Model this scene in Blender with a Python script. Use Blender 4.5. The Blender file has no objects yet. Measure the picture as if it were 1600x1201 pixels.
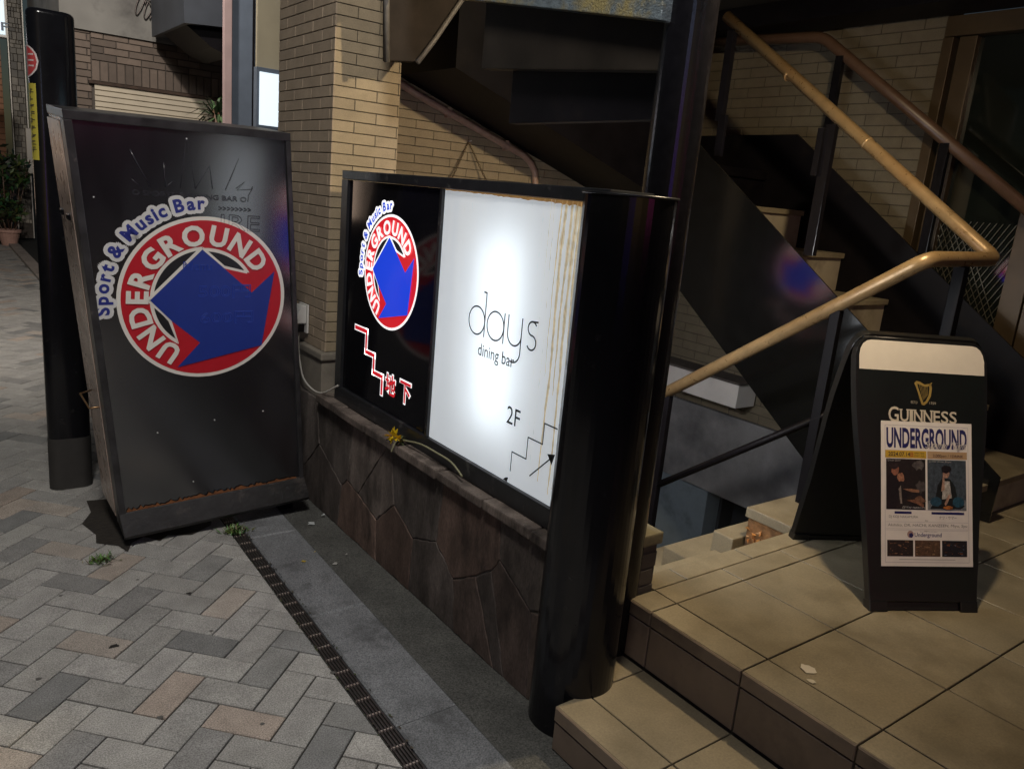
import bpy, bmesh, math, random
from mathutils import Vector, Matrix
random.seed(7)
D = bpy.data; SC = bpy.context.scene; COL = SC.collection
R = math.radians

# ------------------------------------------------------------------ camera
H = 1.45
roll, pitch, yaw = R(5.228), R(13.591), R(37.336)
FW = Vector((math.sin(yaw)*math.cos(pitch), math.cos(yaw)*math.cos(pitch), -math.sin(pitch)))
r0 = Vector((math.cos(yaw), -math.sin(yaw), 0)); u0 = r0.cross(FW)
RT = math.cos(roll)*r0 + math.sin(roll)*u0
UP = -math.sin(roll)*r0 + math.cos(roll)*u0
cam_d = D.cameras.new('camera'); cam = D.objects.new('camera', cam_d); COL.objects.link(cam)
cam_d.sensor_width = 36; cam_d.lens = 1224.56/1600*36; cam_d.clip_start = 0.05; cam_d.clip_end = 500
cam.matrix_world = Matrix(((RT.x, UP.x, -FW.x, 0), (RT.y, UP.y, -FW.y, 0), (RT.z, UP.z, -FW.z, H), (0, 0, 0, 1)))
SC.camera = cam
SC.view_settings.view_transform = 'Standard'; SC.view_settings.look = 'None'
SC.view_settings.exposure = 0.0; SC.view_settings.gamma = 1.0
SC.render.engine = 'CYCLES'; SC.cycles.use_denoising = True
SC.cycles.max_bounces = 6; SC.cycles.diffuse_bounces = 3; SC.cycles.glossy_bounces = 3
SC.cycles.caustics_reflective = False; SC.cycles.caustics_refractive = False
SC.cycles.sample_clamp_indirect = 4.0

# ------------------------------------------------------------------ world (night)
W = D.worlds.new('World'); SC.world = W; W.use_nodes = True
nt = W.node_tree; bg = nt.nodes['Background']
sky = nt.nodes.new('ShaderNodeTexSky'); sky.sky_type = 'NISHITA'; sky.sun_disc = False
sky.sun_elevation = R(12); sky.sun_rotation = R(200)
nt.links.new(sky.outputs[0], bg.inputs[0]); bg.inputs[1].default_value = 0.008

# ------------------------------------------------------------------ lamps: the warm downlight in the entrance ceiling, the white lamps above the street, without fittings
def lamp(name, kind, loc, energy, col, size=.05, target=None, spot=None, blend=.5):
    l = D.lights.new(name, kind); l.energy = energy; l.color = col
    if kind == 'AREA': l.size = size
    else: l.shadow_soft_size = size
    if spot: l.spot_size = R(spot); l.spot_blend = blend
    o = D.objects.new(name, l); COL.objects.link(o); o.location = loc
    if target is not None:
        o.rotation_euler = (Vector(target) - Vector(loc)).to_track_quat('-Z', 'Y').to_euler()
    return o
WARM = (2.08, 1.2, 2.44)
LAMP_WARM = lamp('downlight_bulb', 'SPOT', WARM, 140, (1, .80, .52), .035, (2.2, 2.6, .9), 176, 1.0)
STREET = (-.2, .2, 4.8)
LAMP_STREET = lamp('street_bulb', 'SPOT', STREET, 620, (1, .96, .90), .45, (.3, 3.0, 0), 150, .9)
LAMP_FAR = lamp('far_street_bulb', 'SPOT', (.3, 5.2, 4.6), 640, (1, .91, .82), .1, (1.6, 9, 1.6), 130, .8)

# ------------------------------------------------------------------ pixel-free geometry helpers
def ray(x, y): return FW*1224.56 + RT*(x-800) - UP*(y-600.5)
O0 = Vector((0, 0, H))
def PX(x, y, X): d = ray(x, y); return O0 + d*(X/d.x)
def PY(x, y, Y): d = ray(x, y); return O0 + d*(Y/d.y)
def PZ(x, y, Z): d = ray(x, y); return O0 + d*((Z-H)/d.z)

class Fr:                                   # a frame: origin, u, v, n
    def __init__(s, o, u, v, n=None):
        s.o = Vector(o); s.u = Vector(u); s.v = Vector(v); s.n = Vector(n) if n is not None else s.u.cross(s.v).normalized()
    def __call__(s, u, v, n=0): return s.o + s.u*u + s.v*v + s.n*n
FX = lambda X, sgn=-1: Fr((X, 0, 0), (0, 1, 0), (0, 0, 1), (sgn, 0, 0))      # u = Y, v = Z, facing the street (-X)
FY = lambda Y: Fr((0, Y, 0), (1, 0, 0), (0, 0, 1), (0, -1, 0))               # u = X, v = Z, facing -Y
FZ = lambda Z: Fr((0, 0, Z), (1, 0, 0), (0, 1, 0), (0, 0, 1))

def area2(p): return sum(p[i][0]*p[(i+1) % len(p)][1]-p[(i+1) % len(p)][0]*p[i][1] for i in range(len(p)))/2
def clip(poly, a, b, c):                    # keep a*x+b*y<=c
    out = []
    for i in range(len(poly)):
        p, q = poly[i], poly[(i+1) % len(poly)]
        dp, dq = a*p[0]+b*p[1]-c, a*q[0]+b*q[1]-c
        if dp <= 0: out.append(p)
        if (dp < 0 < dq) or (dq < 0 < dp):
            t = dp/(dp-dq); out.append((p[0]+(q[0]-p[0])*t, p[1]+(q[1]-p[1])*t))
    return out
def inset(poly, d):                         # convex ccw polygon moved inwards by d
    n = len(poly); res = list(poly)
    for i in range(n):
        p, q = poly[i], poly[(i+1) % n]
        ex, ey = q[0]-p[0], q[1]-p[1]; L = math.hypot(ex, ey)
        if L < 1e-7: continue
        nx, ny = ey/L, -ex/L
        res = clip(res, nx, ny, nx*p[0]+ny*p[1]-d)
        if len(res) < 3: return []
    return res

class Sh2:
    def __init__(s, F, dx, dy): s.F = F; s.dx = dx; s.dy = dy; s.u = F.u; s.v = F.v; s.n = F.n; s.o = F.o
    def __call__(s, u, v, n=0): return s.F(u+s.dx, v+s.dy, n)
class MB:
    def __init__(s): s.v = []; s.f = []; s.c = []; s.sm = []
    def face(s, pts, col=(1, 1, 1), smooth=False):
        b = len(s.v); s.v += [Vector(p) for p in pts]; s.f.append(tuple(range(b, b+len(pts)))); s.c.append(col); s.sm.append(smooth)
    def mesh(s, vs, fs, col=(1, 1, 1), smooth=False):
        b = len(s.v); s.v += [Vector(p) for p in vs]
        for f in fs: s.f.append(tuple(b+i for i in f)); s.c.append(col); s.sm.append(smooth)
    def box(s, x0, x1, y0, y1, z0, z1, col=(1, 1, 1), bev=0.0):
        s.fbox(FZ(0), x0, x1, y0, y1, z0, z1, col, bev)
    def fbox(s, F, u0, u1, v0, v1, n0, n1, col=(1, 1, 1), bev=0.0):
        if n1 < n0: n0, n1 = n1, n0
        flip = F.u.cross(F.v).dot(F.n) < 0
        bm = bmesh.new()
        vs = [bm.verts.new(F(u, v, n)) for n in (n0, n1) for v in (v0, v1) for u in (u0, u1)]
        for q in ((0, 2, 3, 1), (4, 5, 7, 6), (0, 1, 5, 4), (2, 6, 7, 3), (0, 4, 6, 2), (1, 3, 7, 5)):
            bm.faces.new([vs[i] for i in (q[::-1] if flip else q)])
        if bev > 0: bmesh.ops.bevel(bm, geom=bm.edges[:], offset=bev, segments=2, affect='EDGES', profile=.6)
        bm.verts.index_update()
        s.mesh([v.co.copy() for v in bm.verts], [[v.index for v in f.verts] for f in bm.faces], col); bm.free()
    def prism(s, F, poly, n0, n1, col=(1, 1, 1), bev=0.0):
        if n1 < n0: n0, n1 = n1, n0
        if area2(poly) < 0: poly = poly[::-1]
        flip = F.u.cross(F.v).dot(F.n) < 0
        bm = bmesh.new(); n = len(poly)
        a = [bm.verts.new(F(p[0], p[1], n0)) for p in poly]; b = [bm.verts.new(F(p[0], p[1], n1)) for p in poly]
        L = [list(reversed(a)), b] + [[a[i], a[(i+1) % n], b[(i+1) % n], b[i]] for i in range(n)]
        for q in L: bm.faces.new(q[::-1] if flip else q)
        if bev > 0: bmesh.ops.bevel(bm, geom=bm.edges[:], offset=bev, segments=2, affect='EDGES', profile=.6)
        bm.normal_update(); bmesh.ops.triangulate(bm, faces=[f for f in bm.faces if len(f.verts) > 4])
        bm.verts.index_update()
        s.mesh([v.co.copy() for v in bm.verts], [[v.index for v in f.verts] for f in bm.faces], col); bm.free()
    def flat(s, F, poly, n, col):
        bm = bmesh.new(); vs = [bm.verts.new(F(p[0], p[1], n)) for p in poly]; bm.faces.new(vs)
        bm.normal_update(); bmesh.ops.triangulate(bm, faces=bm.faces[:]); bm.verts.index_update()
        fs = [[v.index for v in f.verts] for f in bm.faces]
        nn = sum((f.normal for f in bm.faces), Vector())
        bm.normal_update(); nn = sum((f.normal for f in bm.faces), Vector())
        if nn.dot(F.n) < 0: fs = [f[::-1] for f in fs]
        s.mesh([v.co.copy() for v in bm.verts], fs, col); bm.free()
    def slab(s, F, poly, n0, n1, bev, col, jit=0.0):   # a raised tile/brick/paver with chamfered rim, no underside
        if area2(poly) < 0: poly = poly[::-1]
        q = inset(poly, bev)
        if len(q) != len(poly):
            return
        flip = F.u.cross(F.v).dot(F.n) < 0
        n = len(poly); j = [random.uniform(-jit, jit) for _ in poly] if jit else [0]*n
        jm = sum(j)/n; tx = random.uniform(-jit, jit) if jit else 0
        vs = [F(p[0], p[1], n0) for p in poly] + [F(p[0], p[1], n1-bev+tx) for p in poly] + [F(p[0], p[1], n1+tx) for p in q]
        fs = []
        for i in range(n):
            k = (i+1) % n; fs += [(i, k, n+k, n+i), (n+i, n+k, 2*n+k, 2*n+i)]
        fs.append(tuple(range(2*n, 3*n)))
        if flip: fs = [f[::-1] for f in fs]
        s.mesh(vs, fs, col)
    def rough_slab(s, F, poly, n0, n1, bev, col, rr):
        P = []
        for i in range(len(poly)):
            p, q = poly[i], poly[(i+1) % len(poly)]; L = math.hypot(q[0]-p[0], q[1]-p[1]); k = max(1, int(L/.028))
            for j in range(k):
                t = j/k; w = min(.004, L*.12)
                P.append((p[0]+(q[0]-p[0])*t+(rr.uniform(-w, w) if j else 0), p[1]+(q[1]-p[1])*t+(rr.uniform(-w, w) if j else 0)))
        cx = sum(p[0] for p in P)/len(P); cy = sum(p[1] for p in P)/len(P); n = len(P)
        def sh(d): return [(p[0]+(cx-p[0])/max(1e-6, math.hypot(cx-p[0], cy-p[1]))*d, p[1]+(cy-p[1])/max(1e-6, math.hypot(cx-p[0], cy-p[1]))*d) for p in P]
        rings = [[F(p[0], p[1], n0) for p in P], [F(p[0], p[1], n1-bev) for p in P], [F(p[0], p[1], n1-bev*.3) for p in sh(bev*.5)], [F(p[0], p[1], n1) for p in sh(bev*1.5)]]
        mid = [F(p[0]+(cx-p[0])*.5, p[1]+(cy-p[1])*.5, n1) for p in P]; rings.append(mid)
        vs = [v for g in rings for v in g]+[F(cx, cy, n1)]; fs = []
        for g in range(4):
            for i in range(n): fs.append((g*n+i, g*n+(i+1) % n, (g+1)*n+(i+1) % n, (g+1)*n+i))
        for i in range(n): fs.append((4*n+i, 4*n+(i+1) % n, 5*n))
        if F.u.cross(F.v).dot(F.n) < 0: fs = [f[::-1] for f in fs]
        s.mesh(vs, fs, col)
    def tube(s, pts, r, seg=12, col=(1, 1, 1), caps=True, rad=None):
        pts = [Vector(p) for p in pts]; n = len(pts); b = len(s.v)
        t0 = (pts[1]-pts[0]).normalized(); up = Vector((0, 0, 1)) if abs(t0.z) < .9 else Vector((1, 0, 0))
        a = t0.cross(up).normalized(); 
        for i, p in enumerate(pts):
            t = ((pts[min(i+1, n-1)]-p).normalized() + (p-pts[max(i-1, 0)]).normalized())
            t = t.normalized() if t.length > 1e-6 else t0
            a = (a - t*a.dot(t)).normalized(); c = t.cross(a)
            rr = rad[i] if rad else r
            for k in range(seg):
                w = 2*math.pi*k/seg; s.v.append(p + (a*math.cos(w)+c*math.sin(w))*rr)
        for i in range(n-1):
            for k in range(seg):
                l = (k+1) % seg
                s.f.append((b+i*seg+k, b+i*seg+l, b+(i+1)*seg+l, b+(i+1)*seg+k)); s.c.append(col); s.sm.append(True)
        if caps:
            s.f.append(tuple(b+k for k in reversed(range(seg)))); s.c.append(col); s.sm.append(False)
            s.f.append(tuple(b+(n-1)*seg+k for k in range(seg))); s.c.append(col); s.sm.append(False)
    def text(s, F, body, n, col, box=None, at=None, size=None, off=0.0, align='L', shear=0.0, fitw=True):
        vs, fs, bb = glyphs(body, off, shear)
        w, h = bb[1]-bb[0], bb[3]-bb[2]
        if box:                                      # u0,u1,v0,v1
            sx = (box[1]-box[0])/w; sy = (box[3]-box[2])/h; ox = box[0]-bb[0]*sx; oy = box[2]-bb[2]*sy
        else:
            sx = sy = size; ox = at[0] - (bb[0]*sx if align == 'L' else (bb[0]+bb[1])/2*sx); oy = at[1]
        flip = F.u.cross(F.v).dot(F.n) < 0
        s.mesh([F(ox+p[0]*sx, oy+p[1]*sy, n) for p in vs], [f[::-1] if flip else f for f in fs], col)
    def halo(s, F, body, n, col, c, r, size, a0, a1, off, w, N=14):
        for k in range(N):
            t = 2*math.pi*k/N; dx, dy = w*math.cos(t), w*math.sin(t)
            g = Sh2(F, dx, dy); s.arc(g, body, n+k*.00003, col, c, r, size, a0, a1, off)
    def arc(s, F, body, n, col, c, r, size, a0, a1, off=0.0):   # letters along a circle, clockwise from a0 to a1 (degrees)
        gl = [(ch, glyphs(ch, off, 0), glyphs(ch, 0, 0)) if ch != ' ' else None for ch in body]
        adv = [((g[2][2][1]-g[2][2][0])*size + .10*size) if g else .26*size for g in gl]
        tot = sum(adv); have = abs(R(a0-a1))*r
        k = have/tot; cur = 0
        flip = F.u.cross(F.v).dot(F.n) < 0
        for g, ad in zip(gl, adv):
            if g:
                th = R(a0) - (cur+ad/2)*k/r
                vs, fs, _ = g[1]; bb = g[2][2]; mx = (bb[0]+bb[1])/2
                ct, st = math.cos(th), math.sin(th)
                P = []
                for x, y in vs:
                    lx, ly = (x-mx)*size, y*size
                    rr = r+ly
                    P.append(F(c[0]+rr*ct+lx*st, c[1]+rr*st-lx*ct, n))
                s.mesh(P, [f[::-1] if flip else f for f in fs], col)
            cur += ad
    def build(s, name, mat, parent=None, origin=None):
        me = D.meshes.new(name)
        if parent is not None: L = Vector(parent['_base'])
        elif origin is not None: L = Vector(origin)
        else:
            xs = [v.x for v in s.v]; ys = [v.y for v in s.v]; zs = [v.z for v in s.v]
            L = Vector(((min(xs)+max(xs))/2, (min(ys)+max(ys))/2, min(zs)))
        me.from_pydata([v-L for v in s.v], [], s.f)
        ca = me.color_attributes.new('Col', 'FLOAT_COLOR', 'CORNER')
        buf = []
        for f, c in zip(s.f, s.c):
            for _ in f: buf += [c[0], c[1], c[2], 1.0]
        if len(buf) == len(ca.data)*4: ca.data.foreach_set('color', buf)
        me.polygons.foreach_set('use_smooth', s.sm)
        if mat: me.materials.append(mat)
        me.update()
        o = D.objects.new(name, me); COL.objects.link(o)
        if parent is not None: o.parent = parent
        else: o.location = L
        o['_base'] = tuple(L)
        return o

_gc = {}
def glyphs(body, off, shear):
    k = (body, round(off, 4), shear)
    if k in _gc: return _gc[k]
    c = D.curves.new('lettering', 'FONT'); c.body = body; c.size = 1; c.offset = off; c.shear = shear; c.resolution_u = 3
    o = D.objects.new('lettering', c); COL.objects.link(o)
    dg = bpy.context.evaluated_depsgraph_get(); dg.update()
    m = D.meshes.new_from_object(o.evaluated_get(dg))
    vs = [(v.co.x, v.co.y) for v in m.vertices]; fs = []
    for p in m.polygons:
        f = list(p.vertices)
        a = area2([vs[i] for i in f])
        fs.append(f if a >= 0 else f[::-1])
    xs = [p[0] for p in vs]; ys = [p[1] for p in vs]
    D.objects.remove(o); D.curves.remove(c); D.meshes.remove(m)
    _gc[k] = (vs, fs, (min(xs), max(xs), min(ys), max(ys))); return _gc[k]

def thing(name, loc, label, cat, group=None):
    o = D.objects.new(name, None); COL.objects.link(o); o.location = loc; o['_base'] = tuple(loc)
    o.empty_display_size = .1
    o['label'] = label; o['category'] = cat
    if group: o['group'] = group
    return o
def tag(o, label, cat, group=None, kind=None):
    o['label'] = label; o['category'] = cat
    if group: o['group'] = group
    if kind: o['kind'] = kind
    return o
def struct(o, kind='structure'): o['kind'] = kind; return o

# ------------------------------------------------------------------ materials
def mat(name, col=(.5, .5, .5), rough=.6, metal=0.0, attr=False, var=0.0, vs=6.0, spk=0.0, ss=300.0, bump=0.0, bs=80.0,
        stain=None, st_s=3.0, st_lo=.5, st_hi=.65, rvar=0.0, emit=0.0, spec=.5, coat=0.0, stretch=None):
    m = D.materials.new(name); m.use_nodes = True; n = m.node_tree.nodes; L = m.node_tree.links
    b = n['Principled BSDF']; b.inputs['Roughness'].default_value = rough; b.inputs['Metallic'].default_value = metal
    b.inputs['Specular IOR Level'].default_value = spec; b.inputs['Coat Weight'].default_value = coat; b.inputs['Coat Roughness'].default_value = .20; b.inputs['Coat IOR'].default_value = 2.3
    g = n.new('ShaderNodeNewGeometry'); pos = g.outputs['Position']
    if stretch:
        vm = n.new('ShaderNodeVectorMath'); vm.operation = 'MULTIPLY'; vm.inputs[1].default_value = stretch; L.new(pos, vm.inputs[0]); pos = vm.outputs[0]
    if attr:
        a = n.new('ShaderNodeAttribute'); a.attribute_name = 'Col'; c = a.outputs['Color']
    else:
        a = n.new('ShaderNodeRGB'); a.outputs[0].default_value = (*col, 1); c = a.outputs[0]
    def noise(scale, det=4, rg=.55):
        t = n.new('ShaderNodeTexNoise'); t.inputs['Scale'].default_value = scale; t.inputs['Detail'].default_value = det
        t.inputs['Roughness'].default_value = rg; L.new(pos, t.inputs['Vector']); return t.outputs['Fac']
    def mul(c, fac, lo, hi):
        mr = n.new('ShaderNodeMapRange'); mr.inputs[1].default_value = .25; mr.inputs[2].default_value = .75
        mr.inputs[3].default_value = lo; mr.inputs[4].default_value = hi; L.new(fac, mr.inputs[0])
        v = n.new('ShaderNodeVectorMath'); v.operation = 'SCALE'; L.new(c, v.inputs[0]); L.new(mr.outputs[0], v.inputs['Scale']); return v.outputs[0]
    if var: c = mul(c, noise(vs, 6), 1-var, 1+var)
    if spk: c = mul(c, noise(ss, 2, .7), 1-spk, 1+spk)
    if stain:
        mr = n.new('ShaderNodeMapRange'); mr.inputs[1].default_value = st_lo; mr.inputs[2].default_value = st_hi; L.new(noise(st_s, 8, .65), mr.inputs[0])
        mx = n.new('ShaderNodeMix'); mx.data_type = 'RGBA'; L.new(mr.outputs[0], mx.inputs[0]); L.new(c, mx.inputs[6]); mx.inputs[7].default_value = (*stain, 1); c = mx.outputs[2]
    L.new(c, b.inputs['Base Color'])
    if rvar:
        mr = n.new('ShaderNodeMapRange'); mr.inputs[1].default_value = .3; mr.inputs[2].default_value = .7
        mr.inputs[3].default_value = max(0, rough-rvar); mr.inputs[4].default_value = min(1, rough+rvar); L.new(noise(vs*1.7, 5), mr.inputs[0]); L.new(mr.outputs[0], b.inputs['Roughness'])
    if bump:
        bp = n.new('ShaderNodeBump'); bp.inputs['Strength'].default_value = bump; bp.inputs['Distance'].default_value = .004
        L.new(noise(bs, 5), bp.inputs['Height']); L.new(bp.outputs[0], b.inputs['Normal'])
    if emit:
        L.new(c, b.inputs['Emission Color']); b.inputs['Emission Strength'].default_value = emit
    return m
def tint(c, v): k = 1+random.uniform(-v, v); return (c[0]*k, c[1]*k, c[2]*k)

M_paver = mat('paver_concrete', attr=True, rough=.75, var=.20, vs=12, spk=.60, ss=250, bump=.45, bs=320, stain=(.12, .105, .085), st_s=5, st_lo=.58, st_hi=.9)
M_joint = mat('joint_sand', (.022, .021, .018), .9, var=.4, vs=20)
M_granite = mat('granite', attr=True, rough=.6, var=.25, vs=7, spk=.7, ss=220, bump=.3, bs=300, stain=(.045, .045, .046), st_s=6, st_lo=.52, st_hi=.75)
M_strip = mat('strip_concrete', (.066, .066, .060), .8, var=.35, vs=7, spk=.8, ss=190, bump=.6, bs=240)
M_steel_dark = mat('grate_steel', (.10, .085, .08), .45, .8, var=.3, vs=40)
M_black = mat('black_gloss_paint', (.006, .006, .0075), .15, 0, var=.2, vs=30, bump=.012, bs=90, spec=.32, stain=(.022, .021, .021), st_s=22, st_lo=.62, st_hi=.78)
M_blackrough = mat('black_rough_paint', (.006, .0055, .007), .20, 0, var=.3, vs=40, bump=.08, bs=90, spec=.32)
M_blackworn = mat('black_worn_paint', (.015, .016, .018), .34, 0, var=.4, vs=18, bump=.12, bs=90, stain=(.11, .105, .10), st_s=16, st_lo=.60, st_hi=.74)
M_stringer = mat('stringer_gloss_paint', (.004, .004, .004), .11, 0, var=.2, vs=20, bump=.02, bs=70, spec=.36)
M_unused = mat('black_acrylic_sheet', (.010, .011, .014), .20, 0, var=.3, vs=5, bump=.015, bs=8, spec=.45)
M_kiosk = mat('kiosk_black_sheet', (.007, .0075, .010), .20, 0, spec=.6, coat=.85, var=.35, vs=6, bump=.06, bs=9, rvar=.07, stain=(.020, .021, .026), st_s=2.5, st_lo=.5, st_hi=.8, stretch=(1, 1, .3))
M_kside = mat('kiosk_side_steel', (.46, .36, .30), .30, .25, var=.25, vs=9, bump=.06, bs=12, rvar=.1, stain=(.10, .07, .055), st_s=12, st_lo=.62, st_hi=.8)
M_print = mat('printed_sticker', attr=True, rough=.38, var=.05, vs=20, bump=.05, bs=14)
M_lit = mat('backlit_print', attr=True, rough=.18, emit=.85)
M_rust = mat('rust', (.20, .075, .025), .85, var=.5, vs=40, bump=.5, bs=120)
M_stone = mat('cladding_stone', attr=True, rough=.8, var=.7, vs=6, spk=.3, ss=150, bump=1.0, bs=30, stain=(.026, .021, .018), st_s=8, st_lo=.46, st_hi=.70, stretch=(1, 1, .4), spec=.25)
M_mortar = mat('mortar_dark', (.066, .056, .048), .9, var=.4, vs=20)
M_brick = mat('brick_tile', attr=True, rough=.72, var=.14, vs=14, spk=.16, ss=260, bump=.3, bs=200, stain=(.12, .09, .06), st_s=3.5, st_lo=.58, st_hi=.9)
M_brickm = mat('brick_joint', (.05, .042, .03), .9, var=.3, vs=25)
M_conc = mat('bare_concrete', (.20, .20, .205), .8, var=.28, vs=2.6, spk=.08, ss=90, bump=.2, bs=60, stain=(.085, .085, .092), st_s=2.2, st_lo=.45, st_hi=.72)
M_bluewall = mat('blue_grey_wall', (.16, .20, .235), .7, var=.3, vs=4, stain=(.05, .06, .07), st_s=4, st_lo=.5, st_hi=.75)
M_tile = mat('floor_tile', attr=True, rough=.46, var=.28, vs=5, spk=.16, ss=160, bump=.08, bs=120, stain=(.115, .09, .053), st_s=3.2, st_lo=.5, st_hi=.78, rvar=.12)
M_grout = mat('tile_grout', (.045, .038, .026), .9, var=.4, vs=20)
M_riser = mat('riser_tile', attr=True, rough=.5, var=.2, vs=6, bump=.08, bs=100, stain=(.06, .045, .035), st_s=5, st_lo=.5, st_hi=.8)
M_gold = mat('gold_paint_rail', (.285, .19, .092), .34, 0.3, var=.22, vs=22, bump=.06, bs=70, stain=(.25, .14, .055), st_s=3, st_lo=.42, st_hi=.85, rvar=.10)
M_brownrail = mat('brown_rail', (.09, .05, .03), .4, 0, var=.2, vs=20)
M_conduit = mat('painted_conduit', (.36, .24, .18), .45, var=.2, vs=30, bump=.1, bs=80)
M_white = mat('white_plastic', (.62, .61, .58), .45, var=.06, vs=20)
M_dirtywhite = mat('white_ledge_paint', (.62, .60, .58), .6, var=.12, vs=6)
M_cable = mat('grey_cable', (.42, .40, .36), .5)
M_chain = mat('rusty_chain', (.11, .075, .04), .6, .5)
M_brass = mat('brown_door_frame', (.07, .047, .024), .42, .3, var=.2, vs=9)
M_glass = mat('dark_door_glass', (.008, .010, .008), .06, spec=.6)
M_beige = mat('beige_wall', (.33, .29, .20), .8, var=.12, vs=4, bump=.1, bs=60)
M_bluesteel = mat('blue_grey_steel', (.11, .135, .175), .45, var=.15, vs=6)
M_pink = mat('pinkish_trim', (.36, .26, .25), .6, var=.15, vs=6)
M_render = mat('grey_render', (.20, .195, .18), .85, var=.2, vs=3, bump=.2, bs=30, stain=(.10, .095, .09), st_s=2, st_lo=.5, st_hi=.7)
M_shutter = mat('cream_shutter', (.50, .44, .34), .5, var=.1, vs=6)
M_orange = mat('orange_wall', (.55, .27, .15), .6, var=.12, vs=6)
M_attr = mat('mixed_paint', attr=True, rough=.5, var=.1, vs=20)
M_leaf = mat('leaves', attr=True, rough=.5, var=.3, vs=30)
M_petal = mat('petals', attr=True, rough=.55)
M_terracotta = mat('pink_pot', (.45, .27, .22), .7, var=.15, vs=20)
M_board = mat('board_black_plastic', (.008, .008, .008), .33, var=.3, vs=30, bump=.05, bs=120)
M_boardface = mat('board_face_print', (.006, .008, .006), .30, var=.2, vs=20)
M_cream = mat('cream_print', (.78, .73, .66), .35, var=.05, vs=15)
M_tilecol = mat('mosaic_column', attr=True, rough=.4, var=.3, vs=20)
M_lamp = mat('lamp_lens', (.9, .8, .6), .4, emit=1.5)
M_soffit = mat('black_soffit_steel', (.0045, .0038, .005), .5, 0, var=.4, vs=8, bump=.08, bs=60, spec=.12, stain=(.014, .011, .010), st_s=5, st_lo=.55, st_hi=.8)
M_wornsheen = mat('worn_beam_sheen', (.15, .185, .205), .35, .2, var=.5, vs=30, bump=1, bs=160, stain=(.32, .265, .12), st_s=5, st_lo=.46, st_hi=.58, rvar=.1)  # worn paint; its gold and blue-grey tones stand in for reflected light
M_ceiling = mat('entrance_ceiling', (.035, .03, .022), .7, var=.2, vs=4)

# ================================================================== GROUND
XD = lambda y: .898 + .021*(y-1.5)            # street-side edge of the drain
m = MB()
for q in ([(-60, -60), (1.30, -60), (1.30, 60), (-60, 60)], [(1.30, -60), (60, -60), (60, -.6), (1.30, -.6)],
          [(1.30, 4.05), (60, 4.05), (60, 60), (1.30, 60)], [(4.5, -.6), (60, -.6), (60, 4.05), (4.5, 4.05)]):
    m.flat(FZ(-.03), q, 0, (.03, .03, .03))
struct(m.build('ground', M_joint, origin=(0, 0, -.03)))
m = MB(); m.flat(FZ(-.007), [(-2.2, .3), (1.3, .3), (1.3, 3.2), (1.12, 3.2), (1.12, 18), (-2.2, 18)], 0, (1, 1, 1))
struct(m.build('joint_sand', M_joint, origin=(0, 0, -.007)))
# herringbone pavers 200 x 100 at 45 degrees to the drain
LIGHT = [(.305, .296, .275), (.290, .282, .264), (.315, .304, .281), (.298, .288, .270)]
DARK = [(.200, .198, .188), (.215, .21, .20), (.182, .182, .176)]
PINK = [(.345, .295, .250), (.335, .28, .235), (.34, .30, .26)]
e1 = Vector((.6947, -.7193)); e2 = Vector((.7193, .6947)); PA = Vector((.297, 2.389)); PU = .1
m = MB(); rp = random.Random(11)
def spots(L): return [PZ(x/2.56, 750+y/2.56, 0) for x, y in L]
SD = spots([(300, 400), (530, 475), (830, 320), (815, 655), (1090, 755), (1180, 650), (95, 245), (200, 865), (270, 1080), (830, 1070), (1300, 1060), (1390, 960), (40, 755), (20, 395), (105, 130)])
SP = spots([(215, 265), (475, 330), (385, 645), (690, 860), (985, 985), (920, 490), (30, 560), (200, 100), (30, 110), (60, 1110)])
def inside(poly, p):
    return all((poly[(i+1) % 4][0]-poly[i][0])*(p.y-poly[i][1])-(poly[(i+1) % 4][1]-poly[i][1])*(p.x-poly[i][0]) >= 0 for i in range(4))
F0 = FZ(0)
for i in range(-90, 190):
    for j in range(-90, 190):
        res = (i-j) % 4
        if res == 0: c4 = [(i, j), (i+2, j), (i+2, j+1), (i, j+1)]
        elif res == 3: c4 = [(i, j), (i+1, j), (i+1, j+2), (i, j+2)]
        else: continue
        w = [PA + e1*(a*PU) - e2*(b*PU) for a, b in c4]
        cx_, cy_ = sum(p.x for p in w)/4, sum(p.y for p in w)/4
        far = cy_ > 3.3
        if not (-1.9 < cx_ < 1.2 and .45 < cy_ < 16.5): continue
        if cx_ < -.9 and cy_ > 9: continue
        poly = [(p.x, p.y) for p in w]
        if area2(poly) < 0: poly = poly[::-1]
        full_ = list(poly); near = cy_ < 3.5 and cx_ > -.35
        poly = inset(poly, .0024)
        if cx_ > .7: poly = clip(poly, 1, -.021, .898-.021*1.5-.004) if cy_ < 3.55 else clip(poly, 1, 0, 1.03)
        if len(poly) < 3 or abs(area2(poly)) < .0006: continue
        t = rp.random()
        col = rp.choice(DARK) if t < .15 else rp.choice(PINK) if t < .27 else rp.choice(LIGHT)
        if near: col = rp.choice(LIGHT)
        if any(inside(full_, p) for p in SD): col = rp.choice(DARK)
        elif any(inside(full_, p) for p in SP): col = rp.choice(PINK)
        kk = rp.uniform(.88, 1.1); col = tuple(c*kk for c in col)
        m.slab(F0, poly, -.012, 0, .0028, col, .0012)
struct(m.build('paving', M_paver, origin=(0, 0, 0)))
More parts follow.
